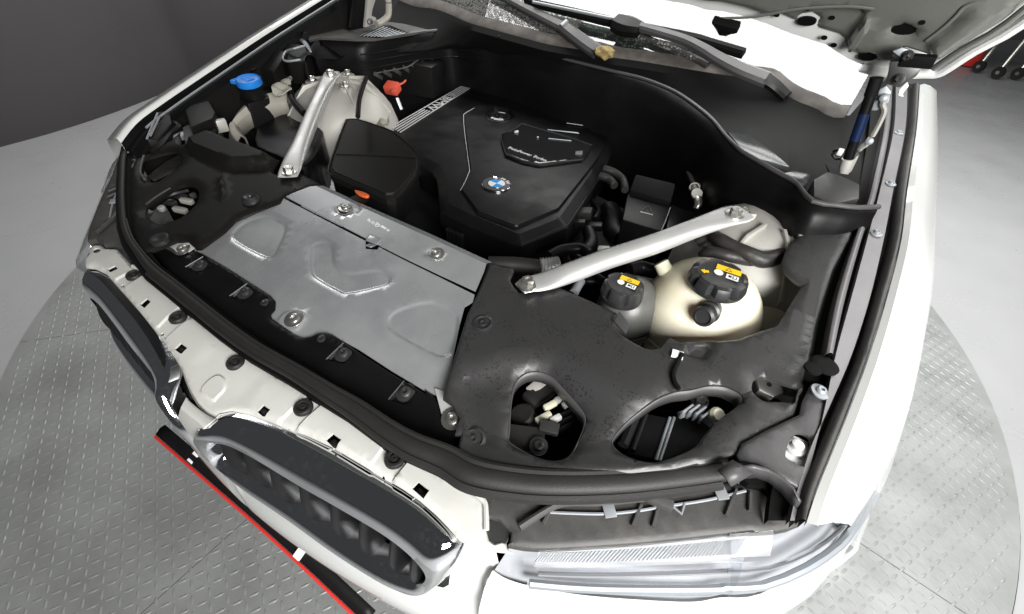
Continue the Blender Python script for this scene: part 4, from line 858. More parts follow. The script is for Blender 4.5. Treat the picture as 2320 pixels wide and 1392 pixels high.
for a, w_ in (((1310, 660), .02), ((1040, 555), .005), ((900, 520), .012)):
    c = PZ(q('A3', a), .877)[0]; box('badge_facet', c, (1, .4, .2), (-.3, 1, .2), w_, w_ * .9, .004, 'zinc_dull' if w_ < .015 else 'grey_plastic_clean', eng, .001)
oc = PZ(q('A3', (790, 425)), .86)[0]
lathe('oil_filler_cap', [(.035, -.02), (.035, .004), (.028, .007), (.02, .003), (.012, .003), (.012, .010), (.004, .010)], oc, (0, 0, 1), 'gloss_black', eng, 28)
lathe('cap_collar', [(.044, -.015), (.045, .002), (.041, .004), (.038, -.002)], oc, (0, 0, 1), 'black_plastic', eng, 32)
# ---- air intake box
ao = q('A2', (1275, 632), (1360, 630), (1500, 675), (1625, 722), (1760, 835), (1800, 880), (1818, 930), (1810, 1010), (1785, 1070), (1700, 1170), (1645, 1218), (1575, 1222), (1400, 1150), (1160, 1045), (1140, 1010), (1150, 960), (1180, 880), (1230, 740))
ab = sheet('air_intake_box', PZ(ao, .925), lambda x, y: .925, 'cover_shade_black', car, [], [(PZ([(sum(p[0] for p in ao) / len(ao) * .06 + x * .94, sum(p[1] for p in ao) / len(ao) * .06 + y * .94) for x, y in ao], .925), .004, .003)], thick=.012, grid=.014, edge=(.005, .005), cham=True, ang=22)
c_ = sum(PZ(ao, .912), Vector()) / len(ao)
prism('box_body', [c_ + (p - c_) * .965 for p in PZ(ao, .912)], (0, 0, -.075), 'black_plastic', ab, .006)
tube('lid_seam', [p + Vector((0, 0, .0056)) for p in PZ(q('A2', (1200, 912), (1500, 920), (1790, 936)), .925)], .0011, 'deep_black', ab, 6)
tube('lid_bead', [p + Vector((0, 0, -.002)) for p in PZ(ao + ao[:1], .922)], .0026, 'black_plastic', ab, 6, 2)
lb = prism('latch_bracket', PZ(pspline(q('A2', (1210, 1305), (1225, 1275), (1300, 1235), (1400, 1200), (1450, 1215), (1440, 1250), (1340, 1310), (1270, 1345), (1225, 1335)), 2), .925), (0, 0, .005), 'satin_black', ab, .001)
screw(lb, PZ(q('A2', (1268, 1298)), .932)[0], (0, 0, 1), .008)
prism('orange_tab', PZ(pspline(q('A2', (1338, 1178), (1400, 1190), (1450, 1215), (1425, 1228), (1370, 1210)), 2), .931), (0, 0, .005), 'orange', ab, .001)
# ---- strut braces
def brace(cl, name_lab, bolts, n_up):
    """cl: list of (point, half width, half height)"""
    pts = spline([c[0] for c in cl], 6); ws = spline([Vector((c[1], c[2], 0)) for c in cl], 6); v = []; f = []; SG = 16
    for i, p in enumerate(pts):
        t = (pts[min(i + 1, len(pts) - 1)] - pts[max(i - 1, 0)]).normalized(); a = t.cross(Vector((0, 0, 1))).normalized(); b = a.cross(t)
        for k in range(SG):
            th = 2 * math.pi * k / SG; cs, sn = math.cos(th), math.sin(th)
            v.append(p + a * (ws[i].x * math.copysign(abs(cs) ** .7, cs)) + b * (ws[i].y * math.copysign(abs(sn) ** .8, sn)))
    for i in range(len(pts) - 1):
        for k in range(SG): f.append((i * SG + k, i * SG + (k + 1) % SG, (i + 1) * SG + (k + 1) % SG, (i + 1) * SG + k))
    f.append(tuple(range(SG))); f.append(tuple((len(pts) - 1) * SG + k for k in range(SG)))
    o = mesh('strut_brace', v, f, 'aluminium', car, 50); o['label'] = name_lab
    for b in bolts: hexbolt(o, b, n_up, .0105, .009)
    return o
g = lambda t, x, y, z: P(*q(t, (x, y))[0], z)
L = [(g('A2', 835, 1062, .936), .020, .0025), (g('A2', 850, 1015, .938), .022, .003), (g('A2', 885, 930, .943), .021, .008), (g('A2', 950, 790, .950), .018, .0135), (g('A2', 1030, 590, .965), .0175, .014), (g('A2', 1100, 430, .982), .018, .012), (g('A2', 1140, 340, .994), .020, .006), (g('A2', 1165, 290, 1.0), .021, .0025), (g('A2', 1175, 275, 1.0), .018, .002)]
brace(L, 'aluminium strut brace on the far side', [g('A2', 845, 1030, .9385), g('A2', 1157, 300, 1.0)], (0, 0, 1))
Rr = [(g('Z5', 440, 262, .934), .014, .002), (g('Z5', 500, 235, .936), .019, .003), (g('Z5', 600, 215, .940), .021, .006), (g('Z5', 760, 160, .948), .0195, .012), (g('Z5', 1000, 72, .960), .0185, .0135), (g('Z6', 300, 345, .980), .0185, .0135), (g('Z6', 600, 230, .994), .020, .010), (g('Z6', 780, 165, 1.002), .025, .005), (g('Z6', 870, 140, 1.005), .027, .0025), (g('Z6', 935, 122, 1.006), .022, .002)]
brace(Rr, 'aluminium strut brace nearer the camera, brightly lit', [g('Z5', 487, 238, .938), g('Z6', 860, 145, 1.007)], (0, 0, 1))
# ---- strut towers
def tower(cx, cy, f, lab):
    t = lathe('strut_tower', [(.165, .80), (.160, .86), (.145, .905), (.115, .945), (.085, .966), (.060, .974), (.035, .977), (.005, .977)], (cx, cy, 0), (0, 0, 1), 'cast', car, 48); t['label'] = lab
    for k in range(7):
        a = math.radians(-160 + k * 47); d = Vector((math.cos(a), math.sin(a), 0)); n = Vector((-d.y, d.x, 0))
        c0 = Vector((cx, cy, 0))
        pts = [c0 + d * .04 + Vector((0, 0, .985)), c0 + d * .09 + Vector((0, 0, .976)), c0 + d * .150 + Vector((0, 0, .905)), c0 + d * .148 + Vector((0, 0, .88)), c0 + d * .04 + Vector((0, 0, .95))]
        prism('tower_rib', [p - n * .003 for p in pts], n * .006, 'cast', t, .001)
    for k in range(3):
        a = math.radians(75 + k * 120) if f > 0 else math.radians(105 - k * 120)
        p = Vector((cx + .062 * math.cos(a), cy + .062 * math.sin(a), .973)); lathe('stud_boss', [(.02, -.02), (.019, .004), (.012, .006)], p, (0, 0, 1), 'cast', t, 20); hexbolt(t, p + Vector((0, 0, .006)), (0, 0, 1), .0085, .008)
    return t
tower(.60, .775, 1, 'cast aluminium strut tower beside the coolant tank'); tower(-.585, .765, -1, 'dull cast strut tower on the far side')
# ---- coolant tank
tk = empty('coolant_tank', (.552, .548, .78), car); tk['label'] = 'yellowed translucent coolant tank with black screw cap'
base = Vector(tk.location); loc = lambda p: Vector(p) - base
def ball(name, c, rx, ry, rz_, m, parent, seg=36, ring=20, pw=1.):
    v = []; f = []
    for i in range(ring + 1):
        ph = math.pi * i / ring
        for k in range(seg):
            th = 2 * math.pi * k / seg; v.append(Vector(c) + Vector((rx * math.sin(ph) ** pw * math.cos(th), ry * math.sin(ph) ** pw * math.sin(th), rz_ * math.cos(ph))))
    for i in range(ring):
        for k in range(seg): f.append((i * seg + k, i * seg + (k + 1) % seg, (i + 1) * seg + (k + 1) % seg, (i + 1) * seg + k))
    o = mesh(name, v, f, m, parent, 60); return o
tcen = Vector((.550, .556, .866))
ball('tank_body', loc(tcen), .101, .106, .106, 'tank', tk, pw=.85)
tube('weld_seam', [loc(tcen + Vector((.0995 * math.cos(a), .1055 * math.sin(a), -.012))) for a in [2 * math.pi * k / 40 for k in range(41)]], .003, 'tank', tk, 8, 1)
ball('tank_lobe', loc((.640, .668, .83)), .066, .075, .066, 'tank', tk, 28, 14, .8)
lathe('filler_neck', [(.046, -.02), (.044, .006), (.040, .008)], loc((.556, .545, .955)), (0, 0, 1), 'tank', tk, 28)
lathe('tank_port', [(.014, 0), (.013, .022), (.010, .024)], loc(P(*q('Z6', (395, 548))[0], .93)), (-.6, .2, .5), 'cream', tk, 16)
capc = P(*q('Z6', (765, 548))[0], .988)
def lobecap(parent, c, R, hh, nl, dep, frame):
    wob = lambda th, i: 1 - (dep * max(0, math.cos(nl * th)) ** 3 if i in (2, 3, 4, 5) else 0)
    o = lathe('screw_cap', [(R * 1.0, -hh), (R * 1.02, -hh * .75), (R * 1.02, -hh * .7), (R * .98, -hh * .25), (R * .93, -hh * .04), (R * .86, 0), (R * .78, .001), (R * .70, -.001), (R * .05, 0)], frame(c), (0, 0, 1), 'cap_black', parent, 72, 40, wob)
    return o
lobecap(tk, capc, .0445, .022, 8, .17, loc)
def warn(parent, c, s, frame, arrow=False):
    ex, ey = Vector((1, .06, 0)).normalized(), Vector((-.06, 1, 0)).normalized(); z = Vector((0, 0, .0006))
    quad = lambda cx, cy, w_, h_: [frame(c + ex * (cx + a * w_ / 2) * s + ey * (cy + b * h_ / 2) * s + z) for a, b in ((-1, -1), (1, -1), (1, 1), (-1, 1))]
    prism('warning_label', quad(.08, .30, 1.02, .36), (0, 0, .0004), 'label_yellow', parent)
    tri = [frame(c + ex * (.08 + x) * s + ey * (.28 + y) * s + z + Vector((0, 0, .0005))) for x, y in ((-.14, -.10), (.14, -.10), (0, .15))]
    tri2 = [(p - sum(tri, Vector()) / 3) * .62 + sum(tri, Vector()) / 3 + Vector((0, 0, .0003)) for p in tri]
    prism('warning_triangle', tri, (0, 0, .0003), 'ink', parent); prism('warning_triangle', tri2, (0, 0, .0003), 'label_yellow', parent)
    lathe('pictogram_disc', [(.19 * s, 0), (.19 * s, .0006), (.145 * s, .0006), (.14 * s, .0003)], frame(c + ex * (-.27) * s + ey * (-.12) * s + z), (0, 0, 1), 'print_white', parent, 24)
    prism('pictogram_disc', [frame(c + ex * (-.27 + .09 * math.cos(a)) * s + ey * (-.12 + .07 * math.sin(a)) * s + z) for a in [k * math.pi / 4 for k in range(8)]], (0, 0, .0006), 'print_white', parent)
    prism('pictogram_book', quad(.30, -.16, .50, .32), (0, 0, .0004), 'print_white', parent)
    prism('pictogram_book', [p + Vector((0, 0, .0005)) for p in quad(.20, -.16, .12, .14)], (0, 0, .0003), 'ink', parent)
    prism('pictogram_book', [p + Vector((0, 0, .0005)) for p in quad(.39, -.17, .17, .20)], (0, 0, .0003), 'ink', parent)
    prism('pictogram_book', [p + Vector((0, 0, .0009)) for p in quad(.39, -.17, .09, .14)], (0, 0, .0003), 'print_white', parent)
    if arrow:
        ar = [frame(c + ex * (-.78 + x) * s + ey * (-.35 + y) * s + z) for x, y in ((-.18, -.02), (0, -.18), (.02, -.08), (.16, -.02), (.12, .12), (-.03, .04), (-.04, .13))]
        prism('turn_arrow', ar, (0, 0, .0004), 'label_yellow', parent)
warn(tk, capc + Vector((.006, .006, 0)), .037, loc, True)
ar = P(*q('Z6', (556, 628))[0], .952)
prism('turn_arrow', [loc(ar + Vector(p)) for p in ((-.007, -.002, -.006), (.001, -.008, -.007), (.003, -.004, -.004), (.008, -.001, -.002), (.006, .005, .002), (0, .001, 0), (-.002, .004, .001))], (-.1 * .02, -.35 * .008, .006), 'label_yellow', tk)
sd = Vector((-.12, -.85, .22)).normalized(); _d = ray(*q('Z6', (690, 800))[0]).normalized(); _m = Matrix.Diagonal((1 / .098, 1 / .104, 1 / .106)); _o = _m @ (CAM_LOC - tcen); _e = _m @ _d
_a, _b, _c = _e.dot(_e), 2 * _o.dot(_e), _o.dot(_o) - 1.0; sc_ = CAM_LOC + _d * ((-_b - math.sqrt(max(0, _b * _b - 4 * _a * _c))) / (2 * _a))
lathe('level_sensor', [(.016, -.02), (.0165, .004), (.018, .006), (.018, .010), (.0145, .012), (.0145, .024), (.0165, .026), (.0160, .031), (.012, .033), (.0115, .030), (.002, .030)], loc(sc_), sd, 'cap_black', tk, 24)
# ---- small reservoir
rv_ = empty('fluid_reservoir', (.432, .500, .78), car); rv_['label'] = 'small dark reservoir with black screw cap and yellow label'
rb2 = Vector(rv_.location); l2 = lambda p: Vector(p) - rb2
ball('reservoir_body', l2((.440, .495, .862)), .056, .062, .072, 'reservoir', rv_, pw=.85)
tube('reservoir_seam', [l2(Vector((.440 + .0575 * math.cos(a), .495 + .0635 * math.sin(a), .850 + .01 * math.cos(a)))) for a in [2 * math.pi * k / 30 for k in range(31)]], .0028, 'reservoir', rv_, 8, 1)
cc2 = P(*q('Z5', (1098, 232))[0], .950)
lobecap(rv_, cc2, .034, .028, 6, .14, l2); warn(rv_, cc2 + Vector((.002, .004, 0)), .031, l2)
# ---- battery cover
bt = prism('battery_cover', [g('A4', 432, 772, .86), g('A4', 560, 805, .86), g('A4', 722, 855, .86), g('A4', 700, 945, .86), g('A4', 668, 1040, .86), g('A4', 520, 1000, .86), g('A4', 395, 960, .86)], (0, 0, -.12), 'black_plastic', car, .005); bt['label'] = 'black battery cover with a warning triangle'
prism('cover_step', [g('A4', 485, 650, .90), g('A4', 760, 715, .90), g('A4', 728, 842, .872), g('A4', 445, 762, .872)], (0, 0, -.1), 'black_plastic', bt, .004)
prism('cover_wing', [g('A4', 728, 858, .85), g('A4', 960, 940, .85), g('A4', 820, 1010, .85), g('A4', 690, 1040, .85)], (0, 0, -.1), 'satin_black', bt, .004)
tube('cover_edge', [g('A4', 722, 880, .863), g('A4', 690, 970, .863), g('A4', 662, 1035, .863)], .0013, 'zinc_dull', bt, 6)
tp = [g('A4', x, y, .8612) for x, y in ((515, 908), (602, 930), (572, 868))]
for i in range(3): tube('triangle_mark', [tp[i], tp[(i + 1) % 3]], .0011, 'grey_plastic_clean' if i else 'silver_print', bt, 6, sm=False)
# ---- hoses and wiring
def hose(nm, t, pts, z, r, m, lab=None, n=6):
    zs = z if isinstance(z, (list, tuple)) else [z] * len(pts)
    o = tube(nm, [g(t, x, y, zz) for (x, y), zz in zip(pts, zs)], r, m, car, 12, n)
    if lab: o['label'] = lab
    return o
hose('wiring_harness', 'Z6', ((600, 330), (690, 285), (760, 312), (850, 362), (960, 412), (1060, 452), (1180, 425), (1240, 400)), (.93, .95, .96, .96, .96, .955, .955, .95), [.010, .011, .012, .012, .013, .015, .015, .014], 'tape_black', 'taped black wiring harness behind the coolant tank')
hose('wiring_harness', 'Z6', ((640, 430), (700, 398), (830, 425), (960, 455), (1060, 480), (1170, 470)), (.93, .945, .95, .945, .94, .935), .011, 'tape_black')
hose('refrigerant_hose', 'A4', ((560, 300), (640, 360), (720, 430), (820, 500), (900, 540), (945, 600), (948, 680), (928, 745)), (.90, .91, .92, .93, .93, .93, .92, .91), .0085, 'rubber', 'curved black hose ending in a metal fitting')
hose('refrigerant_hose', 'A4', ((810, 545), (840, 620), (870, 690), (895, 745)), (.90, .90, .905, .91), .007, 'rubber')
fit = hose('hose_fitting', 'A4', ((885, 735), (905, 800), (915, 850), (898, 890)), (.915, .905, .90, .89), [.009, .010, .009, .007], 'steel', 'bright metal hose fitting')
for x, y in ((888, 745), (903, 785)): lathe('fitting_collar', [(.012, -.004), (.013, 0), (.012, .004)], g('A4', x, y, .912), (.1, -.5, .6), 'cast', fit, 16)
for pts in (((268, 612), (340, 640), (395, 690), (412, 760)), ((240, 660), (300, 685), (340, 730))):
    c = spline([g('A4', x, y, .865) for x, y in pts], 14); o = tube('corrugated_conduit', c, [.009 + .0018 * (i % 2) for i in range(len(c))], 'rubber', car, 10, sm=False)
fh = hose('charge_hose', 'Z5', ((240, 108), (400, 112), (500, 122), (570, 130)), (.90, .90, .90, .90), .015, 'rubber', 'black hose with a crinkled foil sleeve in front of the engine')
c = spline([g('Z5', x, y, .902) for x, y in ((562, 125), (620, 122), (680, 115))], 10); tube('foil_sleeve', c, [.0155 + .002 * ((i * 7) % 3 - 1) for i in range(len(c))], 'aluminium', fh, 12, sm=False)
for pts, z, r in ((((620, 60), (700, 20), (820, 10), (880, 50)), .86, .012), (((760, 300), (800, 250), (850, 215), (960, 225)), .90, .007), (((1130, 140), (1200, 125), (1260, 140), (1350, 170)), .90, .012), (((1180, 150), (1260, 170), (1330, 200), (1300, 300)), .88, .008), (((850, 190), (900, 190), (960, 230)), .90, .012)):
    hose('coolant_hose', 'Z5', pts, z, r, 'satin_black')
hose('rigid_pipe', 'Z5', ((780, 290), (805, 245), (825, 215)), .905, .008, 'zinc_dull')
for pts, z, r in ((((60, 1040), (120, 960), (150, 880), (100, 820)), .80, .012), (((80, 1220), (140, 1180), (180, 1120), (160, 1040)), .82, .016), (((300, 900), (330, 980), (340, 1060), (380, 1110)), .78, .03), (((40, 1150), (90, 1230), (160, 1260)), .83, .010), (((180, 830), (230, 900), (200, 960)), .80, .008)):
    hose('engine_hose', 'A4', pts, z, r, 'satin_black')
for x, y, s, m_ in ((265, 1170, .018, 'cast'), (130, 1200, .02, 'satin_black'), (125, 920, .03, 'rubber'), (100, 985, .02, 'satin_black'), (560, 1390, .02, 'rubber'), (210, 1010, .022, 'satin_black')):
    box('engine_bracket', g('A4', x, y, .83), (1, .3, .2), (-.3, 1, 0), s * 1.4, s, s * .7, m_, car, .003)
lathe('pulley', [(.02, -.02), (.045, -.02), (.047, 0), (.042, .006), (.03, .006), (.028, .002), (.01, .002)], g('A4', 110, 1205, .80), (-.2, -.4, 1), 'satin_black', car, 28)
# front of engine: ribbed duct and block
prism('engine_block', [Vector(p) for p in ((-.30, .55, .45), (.25, .50, .45), (.36, .95, .45), (-.35, 1.1, .45))], (0, 0, .33), 'deep_black', car)
for i in range(6):
    c = g('A3', 455 + i * 17, 1255 + i * 8, .80); tube('ribbed_duct', [c + Vector((0, 0, .04)), c - Vector((0, 0, .05))], .006, 'satin_black', car, 8, sm=False)
# ---- left rear corner
bc = P(563, 183, .996)
fn = empty('washer_filler', (bc.x, bc.y, .80), car); fn['label'] = 'blue washer fluid cap on its black filler neck'
fb = Vector(fn.location); l3 = lambda p: Vector(p) - fb
lathe('blue_lid', [(.031, -.010), (.032, -.004), (.031, .004), (.029, .006), (.026, .003), (.015, .004), (.004, .004)], l3(bc), (.05, -.1, 1), 'blue_cap', fn, 36)
box('lid_tab', l3(bc + Vector((-.027, -.018, -.003))), (1, .4, 0), (-.4, 1, 0), .02, .024, .010, 'blue_cap', fn, .004)
for k in range(3): box('lid_mark', l3(bc + Vector((-.010 + .010 * k, .0, .0055))), (.3, 1, 0), (-1, .3, 0), .02, .003, .003, 'blue_cap', fn, .001)
lathe('filler_neck', [(.032, -.09), (.03, -.03), (.032, -.012)], l3(bc), (.05, -.1, 1), 'black_plastic', fn, 28)
prism('neck_block', [l3(p) for p in PZ(q('A2', (470, 400), (680, 340), (712, 420), (690, 470), (530, 515), (470, 470)), .955)], (0, 0, -.08), 'black_plastic', fn, .008)
ap = [g('A2', *s) for s in ((480, 790, .90), (438, 730, .905), (425, 660, .915), (480, 580, .93), (570, 510, .942), (700, 460, .948), (840, 430, .95))]
d_ = spline(ap, 8)
rows = [[p + Vector((-.012, .020, -.05)) for p in d_], [p + Vector((-.008, .016, -.004)) for p in d_], [p + Vector((0, .004, .008)) for p in d_], [p + Vector((.014, -.014, .004)) for p in d_], [p + Vector((.026, -.028, -.012)) for p in d_], [p + Vector((.022, -.024, -.05)) for p in d_]]
ar_ = loft('wheel_arch_rib', rows, 'cast_dirty', car, thick=.004); ar_['label'] = 'dusty white wheel-arch pressing on the far side'
random.seed(3)
fo_ = q('A2', (712, 350), (760, 330), (850, 272), (905, 228), (860, 240), (815, 240), (870, 330), (850, 370), (870, 420), (760, 440), (720, 430))
fs = sheet('foil_shield', PZ(fo_, .972), lambda x, y: .972 + .005 * math.sin(x * 110 + y * 40) + .003 * math.sin(y * 150 - x * 90), 'cast_dirty', car, thick=.003, grid=.006, ang=45)
td = q('A2', (1440, 400), (1500, 430), (1570, 520), (1600, 640), (1540, 700), (1400, 640), (1390, 500))
ts = sheet('heat_shield', PZ(td, .90), lambda x, y: .90 + .006 * math.sin(x * 120 + y * 150), 'cast_dirty', car, thick=.003, grid=.008, ang=25)
for pts, z, r in ((((1425, 320), (1390, 420), (1370, 500), (1362, 610)), .985, .006), (((905, 230), (865, 330), (850, 400), (880, 500), (960, 590)), .96, .009), (((1060, 690), (1130, 700), (1180, 730)), .88, .012), (((560, 270), (640, 230), (700, 215)), 1.0, .004)):
    hose('bay_cable', 'A2', pts, z, r, 'satin_black')
tub = prism('air_duct', PZ(pspline(q('A2', (600, 720), (640, 680), (880, 545), (960, 600), (1080, 700), (1100, 745), (1060, 870), (1000, 950), (940, 990), (760, 900), (600, 830)), 2), .905), (0, 0, -.12), 'satin_black', car, .010)
tube('duct_rim', [p + Vector((0, 0, .002)) for p in PZ(q('A2', (1095, 745), (1060, 860), (1010, 935), (945, 985)), .905)], .003, 'rubber', tub, 8)
prism('headlamp_bracket', PZ(q('A2', (60, 560), (200, 420), (290, 575), (270, 620), (100, 690)), .968), (0, 0, -.04), 'cover_shade_black', car, .006)
prism('bracket_leg', PZ(q('A2', (40, 690), (270, 590), (300, 610), (300, 650), (60, 800)), .95), (0, 0, -.05), 'trim_plastic', car, .004)
box('white_bracket', g('A2', 330, 680, .94), (.3, 1, 0), (-1, .3, 0), .03, .016, .03, 'cast', car, .004)
box('bright_slot', g('A1', 500, 80, .952), (-.2, 1, .2), (-1, -.2, 0), .034, .014, .004, 'lamp_white', car, .004)
prism('corner_bracket', [g('A1', *s) for s in ((560, 200, .95), (630, 10, .965), (720, 0, .97), (740, 90, .955), (650, 215, .94))], (0, 0, -.03), 'cover_shade_black', car, .005)
tube('bracket_edge', [g('A1', 565, 200, .952), g('A1', 640, 20, .967)], .0022, 'zinc_dull', car, 6, sm=False); tube('bracket_edge', [g('A1', 590, 180, .952), g('A1', 655, 45, .967)], .0022, 'zinc_dull', car, 6, sm=False)
box('scuttle_piece', g('A1', 770, 175, .93), (1, .5, 0), (-.5, 1, 0), .05, .03, .012, 'zinc_dull', car, .004)
gt = [g('A1', *s) for s in ((740, 90, .945), (790, 125, .94), (720, 180, .935), (660, 260, .93), (600, 310, .925))]
tube('bay_cable', gt, .009, 'satin_black', car, 10)
# scuttle bracket with grey edge
prism('cowl_bracket', [g('A6', *s) for s in ((330, 540, 1.035), (460, 500, 1.04), (700, 540, 1.04), (760, 640, 1.03), (700, 735, 1.02), (480, 740, 1.015), (410, 700, 1.015), (440, 620, 1.025))], (0, 0, -.06), 'cover_shade_black', car, .006)
tube('bracket_edge', [g('A6', *s) for s in ((690, 550, 1.044), (560, 585, 1.04), (465, 615, 1.03), (425, 700, 1.022), (480, 735, 1.02), (640, 715, 1.024))], .003, 'zinc_dull', car, 8, 3)
prism('bracket_wedge', [g('A6', *s) for s in ((60, 780, 1.0), (320, 560, 1.035), (440, 610, 1.03), (410, 720, 1.02), (310, 870, 1.0), (80, 820, .995))], (0, 0, -.06), 'cover_shade_black', car, .006)
# fuse box and coral connector
fx = box('fuse_box', g('Z8', 290, 480, .94) + Vector((-.03, .09, -.03)), (1, .25, 0), (-.25, 1, 0), .22, .10, .10, 'black_plastic', car, .006); fx['label'] = 'black fuse box with ribs and a coral connector'
for k in range(7): box('fuse_box_rib', g('Z8', 165 + 62 * k, 500 - 14 * k, .945), (.25, -1, .6), (1, .25, 0), .05, .004, .012, 'trim_plastic', fx, .001)
tube('fuse_box_edge', [g('Z8', *s) for s in ((130, 485, .955), (260, 462, .955), (360, 440, .96), (450, 385, .965), (560, 370, .965), (700, 375, .965))], .0022, 'trim_plastic', fx, 6, 4)
cn = box('coral_connector', g('Z8', 258, 580, .925), (1, .2, 0), (-.2, 1, .4), .044, .034, .028, 'coral', car, .005); cn['label'] = 'coral red plug connector on the fuse box'
box('connector_latch', g('Z8', 272, 605, .932), (1, .2, 0), (-.2, 1, .4), .016, .012, .010, 'coral', cn, .002); tube('connector_wire', [g('Z8', 300, 560, .935), g('Z8', 330, 545, .935), g('Z8', 345, 530, .935)], .003, 'coral', cn, 6)
prism('paper_label', [g('Z8', *s) for s in ((284, 650, .905), (300, 645, .905), (328, 718, .88), (314, 724, .88))], (0, -.002, .002), 'silver_print', car)
le_ = prism('lifting_eye', PZ(pspline(q('Z8', (890, 520), (905, 490), (940, 488), (955, 470), (1010, 480), (1060, 500), (1130, 545), (1120, 570), (1000, 555), (930, 540), (900, 545)), 2), .86), (0, 0, .006), 'cast_dirty', car, .001)
lathe('eye_hole', [(.012, .0065), (.012, .0072), (.001, .0072)], g('Z8', 908, 515, .86), (0, 0, 1), 'deep_black', le_, 18)
# ---- bulkhead seal panel
rp_ = [(698, 125), (705, 108), (716, 93), (731, 87), (806, 90), (844, 90), (939, 76), (1000, 70), (1041, 69), (1097, 81), (1145, 91), (1214, 114), (1283, 136), (1386, 162), (1455, 179), (1517, 203), (1559, 228), (1610, 269), (1643, 309), (1677, 342), (1710, 362), (1759, 391), (1802, 415), (1822, 441), (1848, 461), (1891, 466), (1940, 472), (1990, 470)]
rd = spline([P(x, y, 1.04) for x, y in rp_], 4)
def resamp(c, n):
    L_ = [0]
    for a, b in zip(c, c[1:]): L_.append(L_[-1] + (b - a).length)
    out = []; j = 0
    for k in range(n):
        s = L_[-1] * k / (n - 1)
        while j < len(L_) - 2 and L_[j + 1] < s: j += 1
        t = (s - L_[j]) / max(1e-9, L_[j + 1] - L_[j]); out.append(c[j] * (1 - t) + c[j + 1] * t)
    return out
rd = resamp(rd, 110)
o3 = lambda c, x, y, z: [p + Vector((x, y, z)) for p in c]
bk = loft('bulkhead_panel', [o3(rd, 0, .022, -.012), o3(rd, 0, .008, -.002), rd, o3(rd, 0, -.010, -.004), o3(rd, 0, -.022, -.022), o3(rd, 0, -.028, -.06), o3(rd, 0, -.012, -.14), o3(rd, 0, .0, -.4)], 'satin_black', car, ang=60); bk['label'] = 'black curved bulkhead panel with a rounded top edge'
tube('seal_highlight', o3(rd[24:], 0, -.002, .002), .0045, 'grey_plastic_clean', bk, 10, 1)  # seal ridge in lighter grey, its highlight put into the colour
for dz, dy in ((-.035, -.030), (-.055, -.034), (-.075, -.036)):
    tube('bulkhead_groove', o3(rd[16:40], 0, dy + .002, dz), .0022, 'satin_black', bk, 8, 1)
# ---- windscreen, cowl
gp = [(905, 2), (945, 17), (983, 21), (1021, 34), (1062, 52), (1110, 66), (1172, 83), (1248, 103), (1334, 117), (1386, 131), (1455, 141), (1600, 165), (1678, 176), (1740, 184), (1775, 212), (1811, 233), (1847, 246), (1880, 266), (1912, 268)]
gu = Vector((0, .866, .5)); gn = Vector((0, -.5, .866))
G = resamp(spline([PP(x, y, (0, 1.27, 1.10), gn) for x, y in gp], 4), 70)
rb_ = resamp(rd, 70)
cw = loft('cowl_panel', [o3(rb_, 0, .02, -.012), [a * .75 + b * .25 + Vector((0, 0, -.055)) for a, b in zip(rb_, G)], [a * .3 + b * .7 + Vector((0, 0, -.05)) for a, b in zip(rb_, G)], o3(G, 0, -.02, -.012), o3(G, 0, -.004, .002), o3(G, 0, .02, -.006)], 'deep_black', car, ang=45)
cw['label'] = 'black cowl trough below the windscreen'
def glass_row(t): return [Vector((p.x * (1 + .10 * t), 0, 0)) + Vector((0, p.y, p.z)) + gu * (1.05 * t) + gn * (.02 * t * (1 - t) * 4) for p in G]
ws = loft('windscreen', [glass_row(t) for t in (0, .1, .2, .35, .5, .75, 1)], 'windscreen_glass', car, ang=80); ws['label'] = 'windscreen mirroring the bright ceiling'
mat('screen_trim', (.055, .05, .046), .6, spec=.4, bump=.3, bscale=300, var=.8, vscale=16, vcol=(.16, .145, .125)); mat('dash_dark', (.05, .05, .05), .7, var=.9, vscale=160, vcol=(.22, .21, .20)); mat('frit', (.035, .034, .033), .35, specks=(150, .55, (.32, .31, .30), .9, .8), var=.5, vscale=9, vcol=(.10, .09, .08))
sb = loft('screen_seal', [[p + gn * .001 for p in glass_row(0)], [p + gn * .004 for p in glass_row(.01)], [p + gn * .003 for p in glass_row(.034)], [p - gn * .001 for p in glass_row(.038)]], 'screen_trim', ws)
loft('frit_band', [[p - gn * .004 for p in glass_row(t)] for t in (0, .05, .10)], 'frit', ws)
loft('glass_grime', [[p + gn * .003 for p in glass_row(t)[:34]] for t in (.036, .08, .13)], 'glass_grime', ws)
loft('dashboard', [[p - gn * .02 - gu * .01 for p in glass_row(.0)], [p - gn * .10 for p in glass_row(.15)], [p - gn * .22 for p in glass_row(.6)], [p - gn * .5 for p in glass_row(1)], [Vector((p.x, p.y, .3)) for p in glass_row(1)]], 'dash_dark', car)
# vent louvre strip
lv, lf = [], []
for k in range(46):
    t = k / 45; a = P(*q('Z8', (372 + 590 * t, 78 + 165 * t + 10 * math.sin(t * 3)))[0], 1.06); b = P(*q('Z8', (392 + 578 * t, 125 + 135 * t + 14 * math.sin(t * 3)))[0], 1.045)
    d = Vector((.0022, .0006, 0)); b0 = len(lv); h = Vector((0, -.004, .006)); lv += [a - d, a + d, b + d, b - d, a - d + h, a + d + h, b + d + h, b - d + h]
    lf += [(b0 + i for i in f) for f in ((0, 1, 2, 3), (4, 7, 6, 5), (0, 4, 5, 1), (1, 5, 6, 2), (2, 6, 7, 3), (3, 7, 4, 0))]
lo = mesh('vent_louvre', lv, [tuple(f) for f in lf], 'cast', cw); lo['kind'] = 'stuff'
